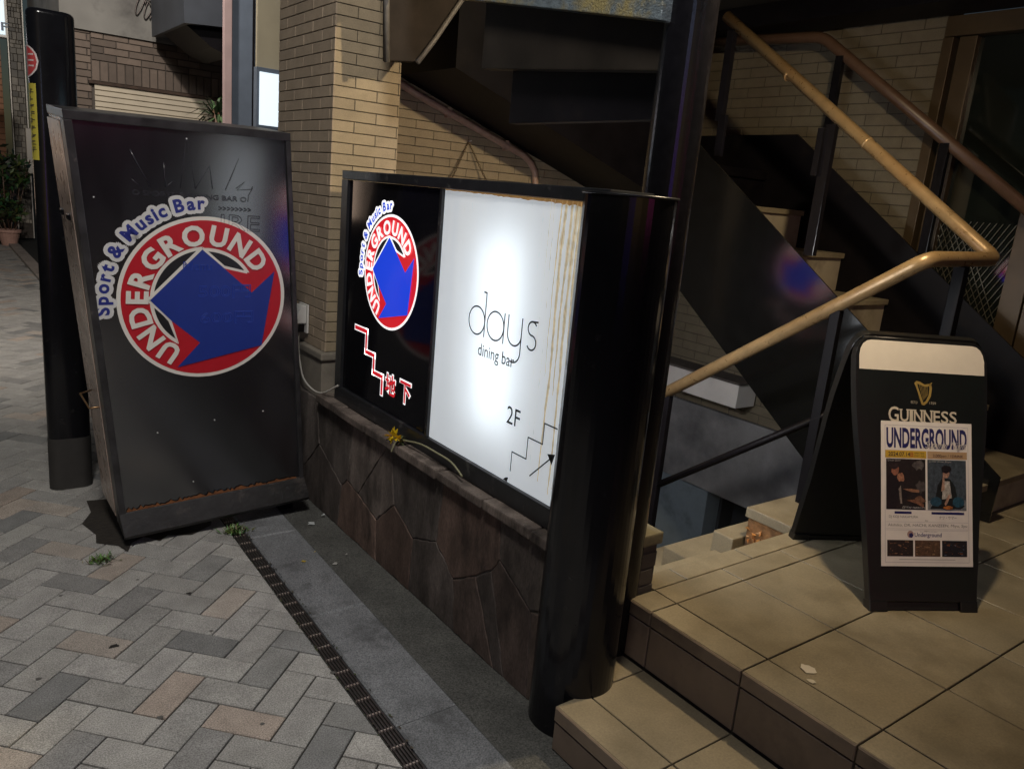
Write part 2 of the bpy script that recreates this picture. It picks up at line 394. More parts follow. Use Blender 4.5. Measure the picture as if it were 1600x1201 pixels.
# kerb of granite blocks
KX = lambda y, t: XD(y) + .047 + t
m = MB()
ys = [.2, .62, 1.08, 1.63, 2.26, 2.93, 3.56]
for a, b in zip(ys[:-1], ys[1:]):
    p = [(XD(a)+.050, a+.0015), (XD(a)+.247, a+.0015), (XD(b)+.247, b-.0015), (XD(b)+.050, b-.0015)]
    m.slab(F0, p, -.05, .006, .006, tint((.145, .150, .156), .08))
struct(m.build('kerb', M_granite, origin=(0, 0, 0)))
m = MB(); m.flat(FZ(.003), [(XD(.2)+.245, .2), (1.40, .2), (1.40, 3.5), (XD(3.5)+.245, 3.5)], 0, (1, 1, 1))
struct(m.build('side_path', M_strip, origin=(0, 0, 0)))
# drain: channel and slotted grate
g = thing('drain_grate', (.92, 2.2, 0), 'long narrow dark steel slot grate running between the pavers and the granite kerb', 'drain grate')
m = MB()
for k in range(5):
    t = .003 + k*.0098
    m.prism(F0, [(XD(.3)+t, .3), (XD(.3)+t+.0042, .3), (XD(3.4)+t+.0042, 3.4), (XD(3.4)+t, 3.4)], -.03, -.001)
m.build('bars', M_steel_dark, g)
M_tie = mat('tie_steel', (.45, .38, .33), .4, .5); y = .36
while y < 3.4:
    m = MB(); m.box(XD(y)+.002, XD(y)+.047, y, y+.006, -.012, -.0012); m.build('cross_tie', M_tie, g); y += .075

# ================================================================== ENTRANCE STEPS
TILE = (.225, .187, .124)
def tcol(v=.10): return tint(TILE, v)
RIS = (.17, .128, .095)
st = thing('entrance_steps', (2.4, .6, 0), 'beige tiled entrance steps rising from the kerb to the landing under the sandwich board', 'steps')
def tiles(xs, ys_, z, name, keep=None):
    m = MB()
    for a, b in zip(xs[:-1], xs[1:]):
        for c, d in zip(ys_[:-1], ys_[1:]):
            p = [(a, c), (b, c), (b, d), (a, d)]
            if keep: p = keep(p)
            if not p: continue
            q = inset(p, .0024)
            if len(q) >= 3: m.slab(F0, q, z-.012, z, .0014, tcol(), .0007)
    return m.build(name, M_tile, st)
ysT = [-.55, -.24, .075, .39, .708, 1.027, 1.345]
m = MB()
m.box(1.278, 1.62, -.6, 1.338, 0, .130); m.box(1.612, 4.5, -.6, 1.512, .0, .316)
m.prism(F0, [(2.58, 1.513), (4.19, 1.513), (4.19, 1.71), (2.58, 1.71)], -.3, .316); m.box(1.40, 1.611, 1.339, 1.448, 0, .130)
m.build('core', M_grout, st)
tiles([1.27, 1.380, 1.604], ysT, .138, 'lower_tread'); tiles([1.42, 1.604], [1.345, 1.440], .138, 'lower_tread')
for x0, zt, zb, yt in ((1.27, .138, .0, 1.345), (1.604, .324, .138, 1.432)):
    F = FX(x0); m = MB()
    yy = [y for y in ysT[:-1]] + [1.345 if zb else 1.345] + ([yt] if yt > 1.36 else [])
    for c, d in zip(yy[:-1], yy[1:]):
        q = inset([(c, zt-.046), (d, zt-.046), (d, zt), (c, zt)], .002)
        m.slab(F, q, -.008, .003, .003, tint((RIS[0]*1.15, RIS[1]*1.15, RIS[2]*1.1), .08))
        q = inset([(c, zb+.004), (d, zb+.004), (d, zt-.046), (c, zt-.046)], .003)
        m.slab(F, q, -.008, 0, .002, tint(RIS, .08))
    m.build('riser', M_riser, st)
xl = [1.604, 1.711] + [1.711+.3125*k for k in range(1, 8)]
yl = [-.55, -.24, .075, .39, .708, 1.027, 1.348, 1.438]
def cut(p):
    return clip(p, 1, 0, 4.19)
tiles(xl, yl, .324, 'landing', cut)
tiles([1.711, 1.86, 2.19, 2.53, 2.86, 3.3], [1.438, 1.520], .324, 'landing_edge')
tiles([2.53, 2.86, 3.29], [1.520, 1.716], .324, 'landing_side')
# small gum spot on the landing
m = MB(); c0 = PZ(1262, 1044, .3262); rr = random.Random(4)
m.flat(F0, [(c0.x+math.cos(a*.45)*rr.uniform(.014, .026), c0.y+math.sin(a*.45)*rr.uniform(.014, .026)) for a in range(14)], .3262, (.55, .50, .42))
c1 = PZ(1268, 1063, .3262); m.flat(F0, [(c1.x+math.cos(a)*rr.uniform(.006, .012), c1.y+math.sin(a)*rr.uniform(.006, .014)) for a in range(6)], .3262, (.50, .45, .36))
tag(m.build('dried_stain', M_attr), 'pale splash of dried dirt on the landing tiles before the sandwich board', 'stain')

# curb stepping down beside the basement stairs
cu = thing('basement_steps', (2.6, 1.9, -.8), 'tiled basement stairs and stepped side curb with a broken orange corner behind the landing', 'stairs')
m = MB()
m.box(2.535, 2.9, 1.50, 1.712, -.4, .300, (.13, .09, .06)); m.build('broken_curb', mat('broken_curb_mortar', (.26, .125, .045), .9, var=.5, vs=30, bump=1, bs=60, stain=(.07, .04, .02), st_s=12, st_lo=.45, st_hi=.6), cu)
m = MB(); m.box(2.52, 2.9, 1.516, 1.72, .305, .345, tcol(), .004)
m.box(2.47, 2.9, 1.722, 1.82, -.3, .215, tcol(), .006); m.box(2.47, 2.9, 1.822, 2.06, -.5, .042, tcol(), .006)
m.box(2.47, 2.9, 2.062, 2.34, -.7, -.15, tcol(), .006); m.box(2.47, 2.9, 2.342, 2.62, -.9, -.33, tcol(), .006); m.build('curb_tile', M_tile, cu)
m = MB(); rr = random.Random(5)
for k in range(46):
    p = Vector((2.53+rr.uniform(-.015, .01), 1.56+rr.random()*.15, .14+rr.random()*.13)); s_ = rr.uniform(.006, .017)
    a = [p+Vector((rr.uniform(-1, 1), rr.uniform(-1, 1), rr.uniform(-1, 1)))*s_ for _ in range(4)]
    c = rr.choice([(.5, .22, .06), (.42, .17, .05), (.55, .33, .18)])
    m.mesh(a, [(0, 1, 2), (0, 3, 1), (1, 3, 2), (0, 2, 3)], c)
m.build('rubble', mat('rubble_brick', attr=True, rough=.9, var=.3, vs=60), cu)
m = MB()
for k in range(7): m.box(1.62, 2.468, 1.52+.28*k, 1.52+.28*(k+1)-.002, -1.3, .324-.185*(k+1), tcol())
m.build('tread', M_tile, cu)

# ================================================================== STONE WALL with cap stones
sw = thing('stone_wall', (1.37, 2.4, 0), 'low wall of dark reddish crazy stone cladding under the lightbox sign', 'stone wall')
m = MB(); m.box(1.345, 1.50, 1.49, 3.6, 0, .50); m.build('core', M_mortar, sw)
rs = random.Random(23); seeds = []
for r_ in range(2):
    y = 1.42 + r_*.12
    while y < 3.7:
        seeds.append((y + rs.uniform(-.05, .05), .13 + r_*.26 + rs.uniform(-.075, .075))); y += rs.uniform(.24, .42)
for _ in range(3): seeds.append((rs.uniform(1.6, 3.4), rs.uniform(.1, .4)))
FW_ = FX(1.345); m = MB()
for i, s0 in enumerate(seeds):
    poly = [(1.49, .002), (3.6, .002), (3.6, .503), (1.49, .503)]
    for k, s1 in enumerate(seeds):
        if k == i: continue
        a, b = s1[0]-s0[0], s1[1]-s0[1]
        poly = clip(poly, a, b, (s1[0]**2-s0[0]**2+s1[1]**2-s0[1]**2)/2)
        if len(poly) < 3: break
    if len(poly) < 3: continue
    poly = inset(poly, .0018)
    if len(poly) < 3: continue
    c = rs.choice([(.118, .080, .064), (.088, .070, .060), (.118, .086, .072), (.098, .083, .074), (.112, .092, .080), (.074, .061, .054)])
    m.rough_slab(FW_, poly, -.006, .0045+rs.uniform(-.0015, .0015), .003, tint(c, .25), rs)
m.build('cladding', M_stone, sw)
yc = [1.49, 1.585, 1.83, 2.10, 2.37, 2.64, 2.89, 3.12]
for k, (a, b) in enumerate(zip(yc[:-1], yc[1:])):
    m = MB(); dx = rs.uniform(-.006, .006)
    m.box(1.316+dx, 1.42, a+.004, b-.004, .502, .536+rs.uniform(-.004, .004), tint((.150, .122, .104), .15), .006); m.build('cap_stone', M_stone, sw)

# ================================================================== LIGHTBOX SIGN
LY0, LY1 = 1.46, 3.03
lb = thing('lightbox_sign', (1.44, 2.25, .537), 'lightbox on the stone wall, black music bar half beside a glowing white dining bar half', 'lightbox sign')
m = MB()
m.box(1.362, 1.520, LY0, LY1, 1.448, 1.483, bev=.004); m.box(1.362, 1.520, LY0, LY1, .537, .600, bev=.004)
m.box(1.362, 1.520, 2.975, LY1-.001, .601, 1.447); m.box(1.363, 1.519, 2.253, 2.267, .601, 1.447)
m.box(1.363, 1.519, LY0, 1.536, .601, 1.447)
m.box(1.490, 1.495, 1.537, 2.974, .601, 1.447)  # added inner partition, blocks the rear face's glow from the front sheet
m.build('frame', M_blackworn, lb)
FL = FX(1.374)          # u = Y, v = Z, front towards the street
FR = FX(1.508, 1)       # rear side
class Mir:              # frame seen from the front: u grows to the viewer's right
    def __init__(s, F, sgn): s.F = F; s.sgn = sgn; s.u = F.u*sgn; s.v = F.v; s.n = F.n; s.o = F.o
    def __call__(s, u, v, n=0): return s.F(s.sgn*u, v, n)
GL = Mir(FL, -1)        # front: viewer's right is -Y
GR = Mir(FR, 1)
BLUE = (.008, .026, .30); RED = (.52, .010, .016); WHITE = (.80, .77, .70); INK = (.012, .012, .014)
def logo(F, c, r, n, bl, rd, wh, bk):
    m = MB()
    def circ(rad, k, col, a0=0, a1=360):
        N = 72; m.flat(F, [(c[0]+rad*r*math.cos(R(a0+(a1-a0)*i/N)), c[1]+rad*r*math.sin(R(a0+(a1-a0)*i/N))) for i in range(N)], n+k*.0006, col)
    def pol(pts, k, col): m.flat(F, [(c[0]+r*x, c[1]+r*y) for x, y in pts], n+k*.0006, col)
    ar = lambda rad, a0, a1, N=24: [(rad*math.cos(R(a0+(a1-a0)*i/N)), rad*math.sin(R(a0+(a1-a0)*i/N))) for i in range(N+1)]
    circ(1.0, 0, wh); circ(.955, 1, rd)
    # three white-edged openings between the ring and the star
    A, b, cc, d, e, g, h, i, j = (-.053, .607), (.201, .394), (.565, .079), (.849, .354), (.723, -.62), (-.324, -.854), (-.059, -.551), (-.395, -.264), (-.639, -.008)
    pol(ar(.625, 32, 95) + [(-.05, .60), b], 2, wh); pol(ar(.585, 38, 88) + [(.0, .53), (.215, .345)], 3, bk)
    pol(ar(.64, 94, 181) + [j], 2, wh); pol(ar(.60, 100, 176), 3, bk)
    pol(ar(.64, 179, 240) + [i], 2, wh); pol(ar(.60, 190, 235) + [(-.43, -.27), (-.57, -.10)], 3, bk)
    def line(p, q, w, k, col):
        dx, dy = q[0]-p[0], q[1]-p[1]; L = math.hypot(dx, dy); nx, ny = -dy/L*w, dx/L*w
        pol([(p[0]+nx, p[1]+ny), (p[0]-nx, p[1]-ny), (q[0]-nx, q[1]-ny), (q[0]+nx, q[1]+ny)], k, col)
    line((-.053, .625), (-.655, -.008), .024, 4, wh); line((-.655, -.008), (-.38, -.275), .02, 4, wh); line((-.38, -.275), (-.30, -.55), .018, 4, wh)
    line((-.053, .62), (.21, .395), .02, 4, wh); line((.20, .40), (.50, .33), .018, 4, wh)
    pol([(.20, .385), (.52, .315), (.86, .35), (cc[0]+.005, cc[1])], 5, rd); pol([i, h, (-.32, -.86), (-.31, -.545)], 5, rd)
    pol([A, b, cc, d, e, g, h, i, j], 6, bl)
    m.arc(F, 'UNDERGROUND', n+7*.0006, wh, c, r*.668, r*.325, 247, 28, .038)
    return m
def strap(F, c, r, n, bl, wh):
    m = MB()
    m.halo(F, 'Sport & Music Bar', n, wh, c, r*1.085, r*.205, 190, 91, .03, r*.045)
    m.arc(F, 'Sport & Music Bar', n+.0010, bl, c, r*1.085, r*.205, 190, 91, .036)
    return m
M_blackpanel = mat('lightbox_black_face', (.006, .006, .008), .09, var=.2, vs=4, spec=.3)
# white face: opal sheet lit by a tube behind it
M_opal = D.materials.new('opal_sheet'); M_opal.use_nodes = True
n_ = M_opal.node_tree.nodes; l_ = M_opal.node_tree.links; bs_ = n_['Principled BSDF']; out_ = n_['Material Output']
tr = n_.new('ShaderNodeBsdfTranslucent'); ad = n_.new('ShaderNodeMixShader'); ad.inputs[0].default_value = .42
g_ = n_.new('ShaderNodeNewGeometry'); vm = n_.new('ShaderNodeVectorMath'); vm.operation = 'MULTIPLY'; vm.inputs[1].default_value = (9, 9, .8); l_.new(g_.outputs['Position'], vm.inputs[0])
ns = n_.new('ShaderNodeTexNoise'); ns.inputs['Scale'].default_value = 1.0; ns.inputs['Detail'].default_value = 5; l_.new(vm.outputs[0], ns.inputs['Vector'])
mr = n_.new('ShaderNodeMapRange'); mr.inputs[1].default_value = .3; mr.inputs[2].default_value = .75; mr.inputs[3].default_value = 1.0; mr.inputs[4].default_value = .90; l_.new(ns.outputs[0], mr.inputs[0])
cm = n_.new('ShaderNodeVectorMath'); cm.operation = 'SCALE'; cm.inputs[0].default_value = (.78, .82, .86); l_.new(mr.outputs[0], cm.inputs['Scale'])
l_.new(cm.outputs[0], bs_.inputs['Base Color']); l_.new(cm.outputs[0], tr.inputs[0]); l_.new(cm.outputs[0], bs_.inputs['Emission Color'])
bs_.inputs['Emission Strength'].default_value = .74; bs_.inputs['Roughness'].default_value = .25
l_.new(bs_.outputs[0], ad.inputs[1]); l_.new(tr.outputs[0], ad.inputs[2]); l_.new(ad.outputs[0], out_.inputs['Surface'])

M_opal_rear = M_opal.copy(); M_opal_rear.name = 'opal_sheet_rear'
M_opal_rear.node_tree.nodes['Principled BSDF'].inputs['Emission Strength'].default_value = 16
M_lit_rear = M_lit.copy(); M_lit_rear.name = 'backlit_print_rear'
M_lit_rear.node_tree.nodes['Principled BSDF'].inputs['Emission Strength'].default_value = 3.5
M_stainlit = mat('rust_run_on_opal', attr=True, rough=.3, var=.25, vs=40, emit=.52)
M_tube = mat('fluorescent_tube', (.9, .97, 1.0), .4, emit=12)
for G, rear in ((GL, 0), (GR, 1)):
    U = (lambda y: -y) if not rear else (lambda y: y)
    LOC = (lambda y: -y) if not rear else (lambda y: y)
    m = MB(); a, b = sorted((U(2.268), U(2.974))); m.fbox(G, a, b, .6015, 1.4465, -.004, 0); bp_ = m.build('black_face', M_blackpanel, lb)
    cy = 2.602 if not rear else 2.62
    logo(G, (U(cy), 1.128), .212, .0008, (.012, .05, .62), (.55, .012, .02), (.95, .95, .95), INK).build('bar_logo', M_lit_rear if rear else M_lit, bp_)
    strap(G, (U(cy), 1.128), .212, .0008, (.02, .07, .50), (.95, .95, .97)).build('bar_lettering', M_lit, bp_)
    # stair line and 'basement' characters
    m = MB()
    pts = [(2.867, .874), (2.775, .874), (2.785, .790), (2.705, .790), (2.712, .727), (2.625, .727), (2.634, .664)]
    pts = [(2.867, .876), (2.770, .876), (2.770, .795), (2.698, .795), (2.698, .728), (2.622, .728), (2.622, .664)]
    def stroke(m, F, P, w, n, col):
        for (p, q) in zip(P[:-1], P[1:]):
            dx, dy = q[0]-p[0], q[1]-p[1]; L = math.hypot(dx, dy); dx, dy = dx/L*w, dy/L*w
            m.flat(F, [(p[0]-dx-dy, p[1]-dy+dx), (p[0]-dx+dy, p[1]-dy-dx), (q[0]+dx+dy, q[1]+dy-dx), (q[0]+dx-dy, q[1]+dy+dx)], n, col)
    PP = [(U(y), z) for y, z in pts]
    stroke(m, G, PP, .0125, .0008, (.95, .95, .95)); stroke(m, G, PP, .0075, .0014, (.50, .012, .02)); m.build('stair_line', M_lit, bp_)
    m = MB()
    for ch, y0, y1 in (('地', 2.595, 2.512), ('下', 2.478, 2.398)):
        bx = (min(U(y0), U(y1)), max(U(y0), U(y1)), .672, .752)
        m.text(G, ch, .0008, (.95, .95, .95), box=(bx[0]-.006, bx[1]+.006, bx[2]-.006, bx[3]+.006), off=.055); m.text(G, ch, .0014, (.50, .012, .02), box=bx, off=.022)
    m.build('floor_characters', M_lit, bp_)
    m = MB(); a, b = sorted((U(1.537), U(2.252))); m.flat(G, [(a, .6015), (b, .6015), (b, 1.4465), (a, 1.4465)], 0, (1, 1, 1)); wp = m.build('white_face', M_opal_rear if rear else M_opal, lb)
    K = (.006, .006, .007); M_ink = M_print
    m = MB()
    def ring(cu, cv, rad, w, a0=0, a1=360, N=40):
        for i in range(N):
            t0, t1 = R(a0+(a1-a0)*i/N), R(a0+(a1-a0)*(i+1)/N)
            m.flat(G, [(cu+(rad-w)*math.cos(t0), cv+(rad-w)*math.sin(t0)), (cu+(rad+w)*math.cos(t0), cv+(rad+w)*math.sin(t0)), (cu+(rad+w)*math.cos(t1), cv+(rad+w)*math.sin(t1)), (cu+(rad-w)*math.cos(t1), cv+(rad-w)*math.sin(t1))], .0009, K)
    wd = .0026; u0 = U(2.058) if not rear else U(1.73)
    S = lambda P: stroke(m, G, [(u0+x, z) for x, z in P], wd, .0009, K)
    ring(u0+.046, 1.058, .044, wd); S([(.091, 1.015), (.091, 1.150)])
    S([(.078, 1.1515), (.091, 1.150)])
    ring(u0+.148, 1.058, .044, wd); S([(.193, 1.015), (.193, 1.103)])
    ring(u0+.247, 1.052, .034, wd, 180, 360); S([(.213, 1.052), (.213, 1.103)]); S([(.281, 1.103), (.281, 1.000)]); ring(u0+.247, 1.002, .034, wd, 250, 358, 16)
    ring(u0+.330, 1.084, .020, wd, 30, 270, 20); ring(u0+.330, 1.043, .021, wd, -150, 90, 20); S([(.330, 1.104), (.352, 1.106)])
    m.text(G, 'dining bar', .0009, K, box=(u0+.066, u0+.258, .940, .990), off=.004)
    m.build('dining_lettering', M_ink, wp); m = MB()
    v0 = U(1.812) if not rear else U(1.745)
    m.text(G, '2F', .0009, K, box=(v0, v0+.066, .782, .836), off=.0)
    m.build('floor_mark', M_ink, wp); m = MB()
    w0 = U(1.770) if not rear else U(1.77); w0 = w0 if not rear else w0-.2
    T = lambda P, w=.0021: stroke(m, G, [(w0+x, z) for x, z in P], w, .0009, K)
    T([(0, .642), (0, .702), (.070, .702), (.070, .769), (.138, .769), (.138, .831), (.194, .831)])
    m.build('stair_line', M_ink, wp); m = MB()
    T([(.095, .659), (.182, .742)]); m.flat(G, [(w0+.197, .757), (w0+.163, .748), (w0+.186, .722)], .0009, K)
    m.build('arrow', M_ink, wp)
    # rust runs
    m = MB(); rr = random.Random(9+rear)
    runs = [(1.575, .004, .80), (1.592, .006, .82), (1.612, .005, .55), (1.632, .006, .80), (1.655, .0025, .5), (1.556, .004, .45), (1.70, .002, .75), (2.10, .0016, .22), (2.125, .0015, .5), (2.085, .0015, .18), (2.15, .0012, .75), (2.06, .001, .3), (2.21, .001, .4), (2.02, .0012, .14), (1.545, .003, .83), (1.68, .0022, .83), (1.73, .0012, .3), (1.78, .001, .2)]
    for y, w, ln in runs:
        z = 1.446; yy = y; P = []; ph = rr.random()*6; m = MB()
        while z > 1.446-ln:
            P.append((U(yy+.003*math.sin(z*9+ph)), z, .55+.45*rr.random())); z -= .022; yy += rr.uniform(-.0012, .0012)
        for lay, ww, cc in ((0, 2.6, (.58, .53, .42) if y < 1.68 else (.66, .66, .64)), (1, .62, (.50, .38, .20) if y < 1.68 else (.58, .53, .44))):
            for (p, q) in zip(P[:-1], P[1:]):
                f = max(.2, 1-(1.446-p[1])/ln*.7)*p[2]*ww*1.5; f2 = max(.2, 1-(1.446-q[1])/ln*.7)*q[2]*ww*1.5
                m.flat(G, [(p[0]-w*f*.5, p[1]), (p[0]+w*f*.5, p[1]), (q[0]+w*f2*.5, q[1]), (q[0]-w*f2*.5, q[1])], .0004+.0002*lay, cc)
        m.build('rust_run', M_stainlit, wp)
    m = MB()
    # rusty top edge
    P = []; a, b = sorted((U(1.538), U(2.25)))
    for i in range(60):
        u = a+(b-a)*i/59; k = (1-(u-a)/(b-a)) if rear else (u-a)/(b-a)
        P.append((u, 1.4465-(.0022+.010*k*k*rr.random()+.003*k+.003*rr.random())))
    m.flat(G, [(a, 1.4465), (b, 1.4465)][::-1] + P, .0006, (.36, .20, .07))
    m.build('rusty_edge', M_stainlit, wp); m = MB()
    for sz, (yy, zz) in ((.013, (1.79, .607)),):
        m.flat(G, [(U(yy)-sz, zz-.004), (U(yy)+sz*.6, zz-.005), (U(yy)+sz, zz+sz*.8), (U(yy), zz+sz*.5)], .0006, (.01, .01, .01))
    m.build('dead_leaf', M_print, wp)
for ty in (1.855, 1.965):
    tb = MB(); tb.tube([(1.472, ty, .72), (1.472, ty, 1.34)], .012, 12); tb.build('tube', M_tube, lb)

# ================================================================== POSTS
rp_ = thing('rounded_post', (1.405, 1.432, 0), 'thick glossy black round post at the near end of the lightbox beside the steps', 'post')
def cyl(cx, cy, r, z0, z1, seg=48, bev=.006):
    m = MB(); N = seg
    prof = [(r, z0), (r, z1-bev), (r-bev*.3, z1-bev*.3), (r-bev, z1), (.0, z1)]
    for i in range(len(prof)-1):
        for k in range(N):
            a0, a1 = 2*math.pi*k/N, 2*math.pi*(k+1)/N
            p, q = prof[i], prof[i+1]
            P = [(cx+p[0]*math.cos(a0), cy+p[0]*math.sin(a0), p[1]), (cx+p[0]*math.cos(a1), cy+p[0]*math.sin(a1), p[1]), (cx+q[0]*math.cos(a1), cy+q[0]*math.sin(a1), q[1])]
            if q[0] > 1e-6: P.append((cx+q[0]*math.cos(a0), cy+q[0]*math.sin(a0), q[1]))
            m.face(P, smooth=(i == 0))
    return m
cyl(1.405, 1.432, .116, 0, 1.474).build('shaft', M_black, rp_)
m = MB(); m.tube([(1.405+.1175*math.cos(a), 1.432+.1175*math.sin(a), 1.472) for a in [2*math.pi*k/40 for k in range(41)]], .0035, 6); m.build('rim', M_blackworn, rp_)
tag(cyl(1.603, 1.497, .068, 0, 3.2).build('steel_column', M_blackrough), 'tall slim glossy black steel column rising behind the rounded post', 'column')

# ================================================================== BRICKWORK
def bricks(m, F, u0, u1, v0, v1, bw, bh, joint, col, keep=None, off=0.0, var=.07, dep=.003):
    r = 0; v = v0
    while v < v1-.005:
        vt = min(v+bh, v1); u = u0 - (bw/2 if r % 2 else 0) - off
        while u < u1:
            a, b = max(u, u0), min(u+bw, u1)
            if b-a > .012:
                p = [(a, v), (b, v), (b, vt), (a, vt)]
                if keep: p = keep(p)
                if p:
                    q = inset(p, joint/2)
                    if len(q) >= 3: m.slab(F, q, -.004, dep, .0012 if dep < .01 else .003, tint(col, var), .0005 if dep < .01 else .002)
            u += bw
        v += bh; r += 1
PB = (.275, .22, .142)
bp = thing('brick_pillar', (1.54, 3.5, 0), 'tan brick tiled pillar standing at the far end of the lightbox', 'pillar')
m = MB(); m.box(1.389, 1.691, 3.204, 3.83, 0, 3.2); m.build('core', M_brickm, bp)
m = MB(); bricks(m, FY(3.204), 1.385, 1.695, .70, 3.15, .2, .0447, .0036, PB); bricks(m, Fr((1.389, 0, 0), (0, -1, 0), (0, 0, 1), (-1, 0, 0)), -3.83, -3.198, .70, 3.15, .2, .0447, .0036, (.30, .235, .165))
bricks(m, Fr((1.691, 0, 0), (0, 1, 0), (0, 0, 1), (1, 0, 0)), 3.2, 3.83, .70, 3.15, .2, .0447, .005, PB)
m.build('brick_tiles', M_brick, bp)
m = MB(); m.box(1.368, 1.712, 3.185, 3.85, 0, .665, bev=.004); m.box(1.358, 1.722, 3.172, 3.86, .666, .70, bev=.008); m.build('plinth', mat('plinth_mortar', (.17, .15, .12), .8, var=.3, vs=8, bump=.3, bs=60), bp)
rw = thing('brick_wall', (2.9, 3.95, -1.2), 'tan brick wall under the stairs behind the lightbox', 'brick wall')
m = MB(); m.box(1.66, 4.3, 3.874, 4.02, -1.2, 3.2); m.build('core', M_brickm, rw)
m = MB(); bricks(m, FY(3.874), 1.66, 4.21, .0, 3.1, .225, .0447, .0036, PB, off=.07); m.build('brick_tiles', M_brick, rw)

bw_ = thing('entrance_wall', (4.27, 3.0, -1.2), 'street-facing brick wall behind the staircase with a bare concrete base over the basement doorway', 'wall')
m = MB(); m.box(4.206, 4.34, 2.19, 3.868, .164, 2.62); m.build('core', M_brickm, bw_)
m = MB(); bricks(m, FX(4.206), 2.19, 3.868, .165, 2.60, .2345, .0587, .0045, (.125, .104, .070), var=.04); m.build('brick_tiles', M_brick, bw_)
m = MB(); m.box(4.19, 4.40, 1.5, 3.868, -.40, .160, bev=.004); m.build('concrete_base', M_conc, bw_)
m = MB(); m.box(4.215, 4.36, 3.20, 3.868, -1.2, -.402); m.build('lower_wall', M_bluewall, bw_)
m = MB(); m.box(4.50, 4.55, 1.5, 3.2, -1.2, -.402, (.02, .02, .022)); m.box(4.362, 4.5, 3.18, 3.2, -1.2, -.402, (.03, .03, .033)); m.build('basement_doorway', mat('dark_opening', (.03, .032, .035), .7), bw_)
m = MB(); m.flat(FZ(-1.2), [(1.5, 1.4), (4.6, 1.4), (4.6, 3.9), (1.5, 3.9)], 0, (1, 1, 1)); struct(m.build('basement_floor', M_strip))
m = MB(); m.box(1.46, 1.53, 1.66, 3.19, -1.2, .5); m.build('stairwell_side', M_bluewall, bw_)
m = MB(); m.box(4.0, 4.188, 2.93, 3.868, .275, .424, (.60, .58, .56), .004); wl = m.build('ledge_body', M_dirtywhite, None)
tag(wl, 'white boxed ledge sticking out of the brick wall above the basement doorway', 'ledge'); wl.name = 'wall_ledge'
m = MB(); m.box(3.985, 4.188, 2.915, 3.868, .427, .442, bev=.003); m.build('ledge_top', mat('ledge_top_slab', (.07, .06, .055), .8, var=.3, vs=12), wl)
# parapet pier of small bricks
pr = thing('brick_pier', (1.6, 1.55, .0), 'short dark brick pier with a pale mortar top between the round post and the landing', 'pier')
p_t = PZ(1029, 850, .48)
m = MB(); m.box(1.46, 1.706, 1.449, 1.655, 0, .475); m.build('core', M_mortar, pr)
m = MB(); bricks(m, FY(1.449), 1.46, 1.712, .02, .455, .12, .054, .007, (.075, .064, .055)); bricks(m, Fr((1.706, 0, 0), (0, 1, 0), (0, 0, 1), (1, 0, 0)), 1.446, 1.655, .02, .455, .12, .054, .007, (.075, .064, .055)); m.build('brick_tiles', M_brick, pr)
m = MB(); m.box(1.455, 1.716, 1.436, 1.66, .477, .515, (1, 1, 1), .006); m.build('pier_top', mat('pier_mortar_top', (.14, .122, .075), .85, var=.35, vs=14, bump=.6, bs=60), pr)

# conduit, chain, outlet
cp = [PY(620, 128, 3.845), PY(660, 153, 3.845), PY(800, 233, 3.845), PY(818, 243, 3.845), PY(830, 256, 3.845), PY(836, 270, 3.845), PY(837, 300, 3.845), PY(838, 420, 3.845), Vector((PY(838, 420, 3.845).x, 3.845, -.9))]
cd = MB(); cd.tube(cp, .019, 12)
cdt = thing('conduit_pipe', tuple(cp[-1]), 'painted conduit pipe running down the brick wall under the stairs and bending straight down', 'pipe')
cd.build('pipe', M_conduit, cdt)
for p in (PY(700, 176, 3.85), PY(790, 227.5, 3.85)):
    m = MB(); m.box(p.x-.012, p.x+.012, 3.832, 3.868, p.z-.028, p.z+.028, bev=.003); m.build('pipe_clip', M_conduit, cdt)
ch = thing('hanging_chain', tuple(PY(732, 222, 3.85)), 'thin rusty chain hung in a triangle from a nail above the lightbox', 'chain')
m = MB(); rr = random.Random(3)
for q in ((700, 292), (766, 296)):
    a, b = PY(732, 222, 3.858), PY(q[0], q[1], 3.80); L = (b-a).length; k = int(L/.013); t = (b-a).normalized()
    for i in range(k):
        c = a+(b-a)*((i+.5)/k); s1 = (Vector((0, 1, 0)) if i % 2 else t.cross(Vector((0, 1, 0))).normalized())
        lp = [c + t*(.0085*math.cos(w)) + s1*(.0048*math.sin(w)) for w in [2*math.pi*j/8 for j in range(9)]]
        m.tube(lp, .0017, 5, caps=False)
m.build('links', M_chain, ch)
m = MB(); a = PY(732, 221, 3.868); m.tube([a+Vector((0, .01, 0)), a+Vector((0, -.03, .003))], .003, 8); m.build('nail', M_white, ch)
ob = PX(478, 500, 1.383)
ou = thing('outlet_box', (1.37, ob.y, ob.z), 'white weatherproof outlet cover on the side of the brick pillar behind the black sign', 'outlet')
m = MB(); oy, oz = ob.y, ob.z
m.prism(Fr((0, 0, 0), (-1, 0, 0), (0, 0, 1), (0, -1, 0)), [(-1.382, oz-.055), (-1.374, oz-.055), (-1.374, oz+.075), (-1.382, oz+.075)], -oy-.06, -oy+.035)
m.prism(Fr((0, 0, 0), (-1, 0, 0), (0, 0, 1), (0, -1, 0)), [(-1.374, oz+.07), (-1.35, oz+.07), (-1.318, oz-.01), (-1.322, oz-.012), (-1.374, oz-.012)], -oy-.05, -oy+.025, bev=.004)
m.build('cover', M_white, ou)
m = MB(); m.box(1.336, 1.365, oy-.03, oy+.0, oz-.05, oz-.012, bev=.004); m.build('plug', M_black, ou)
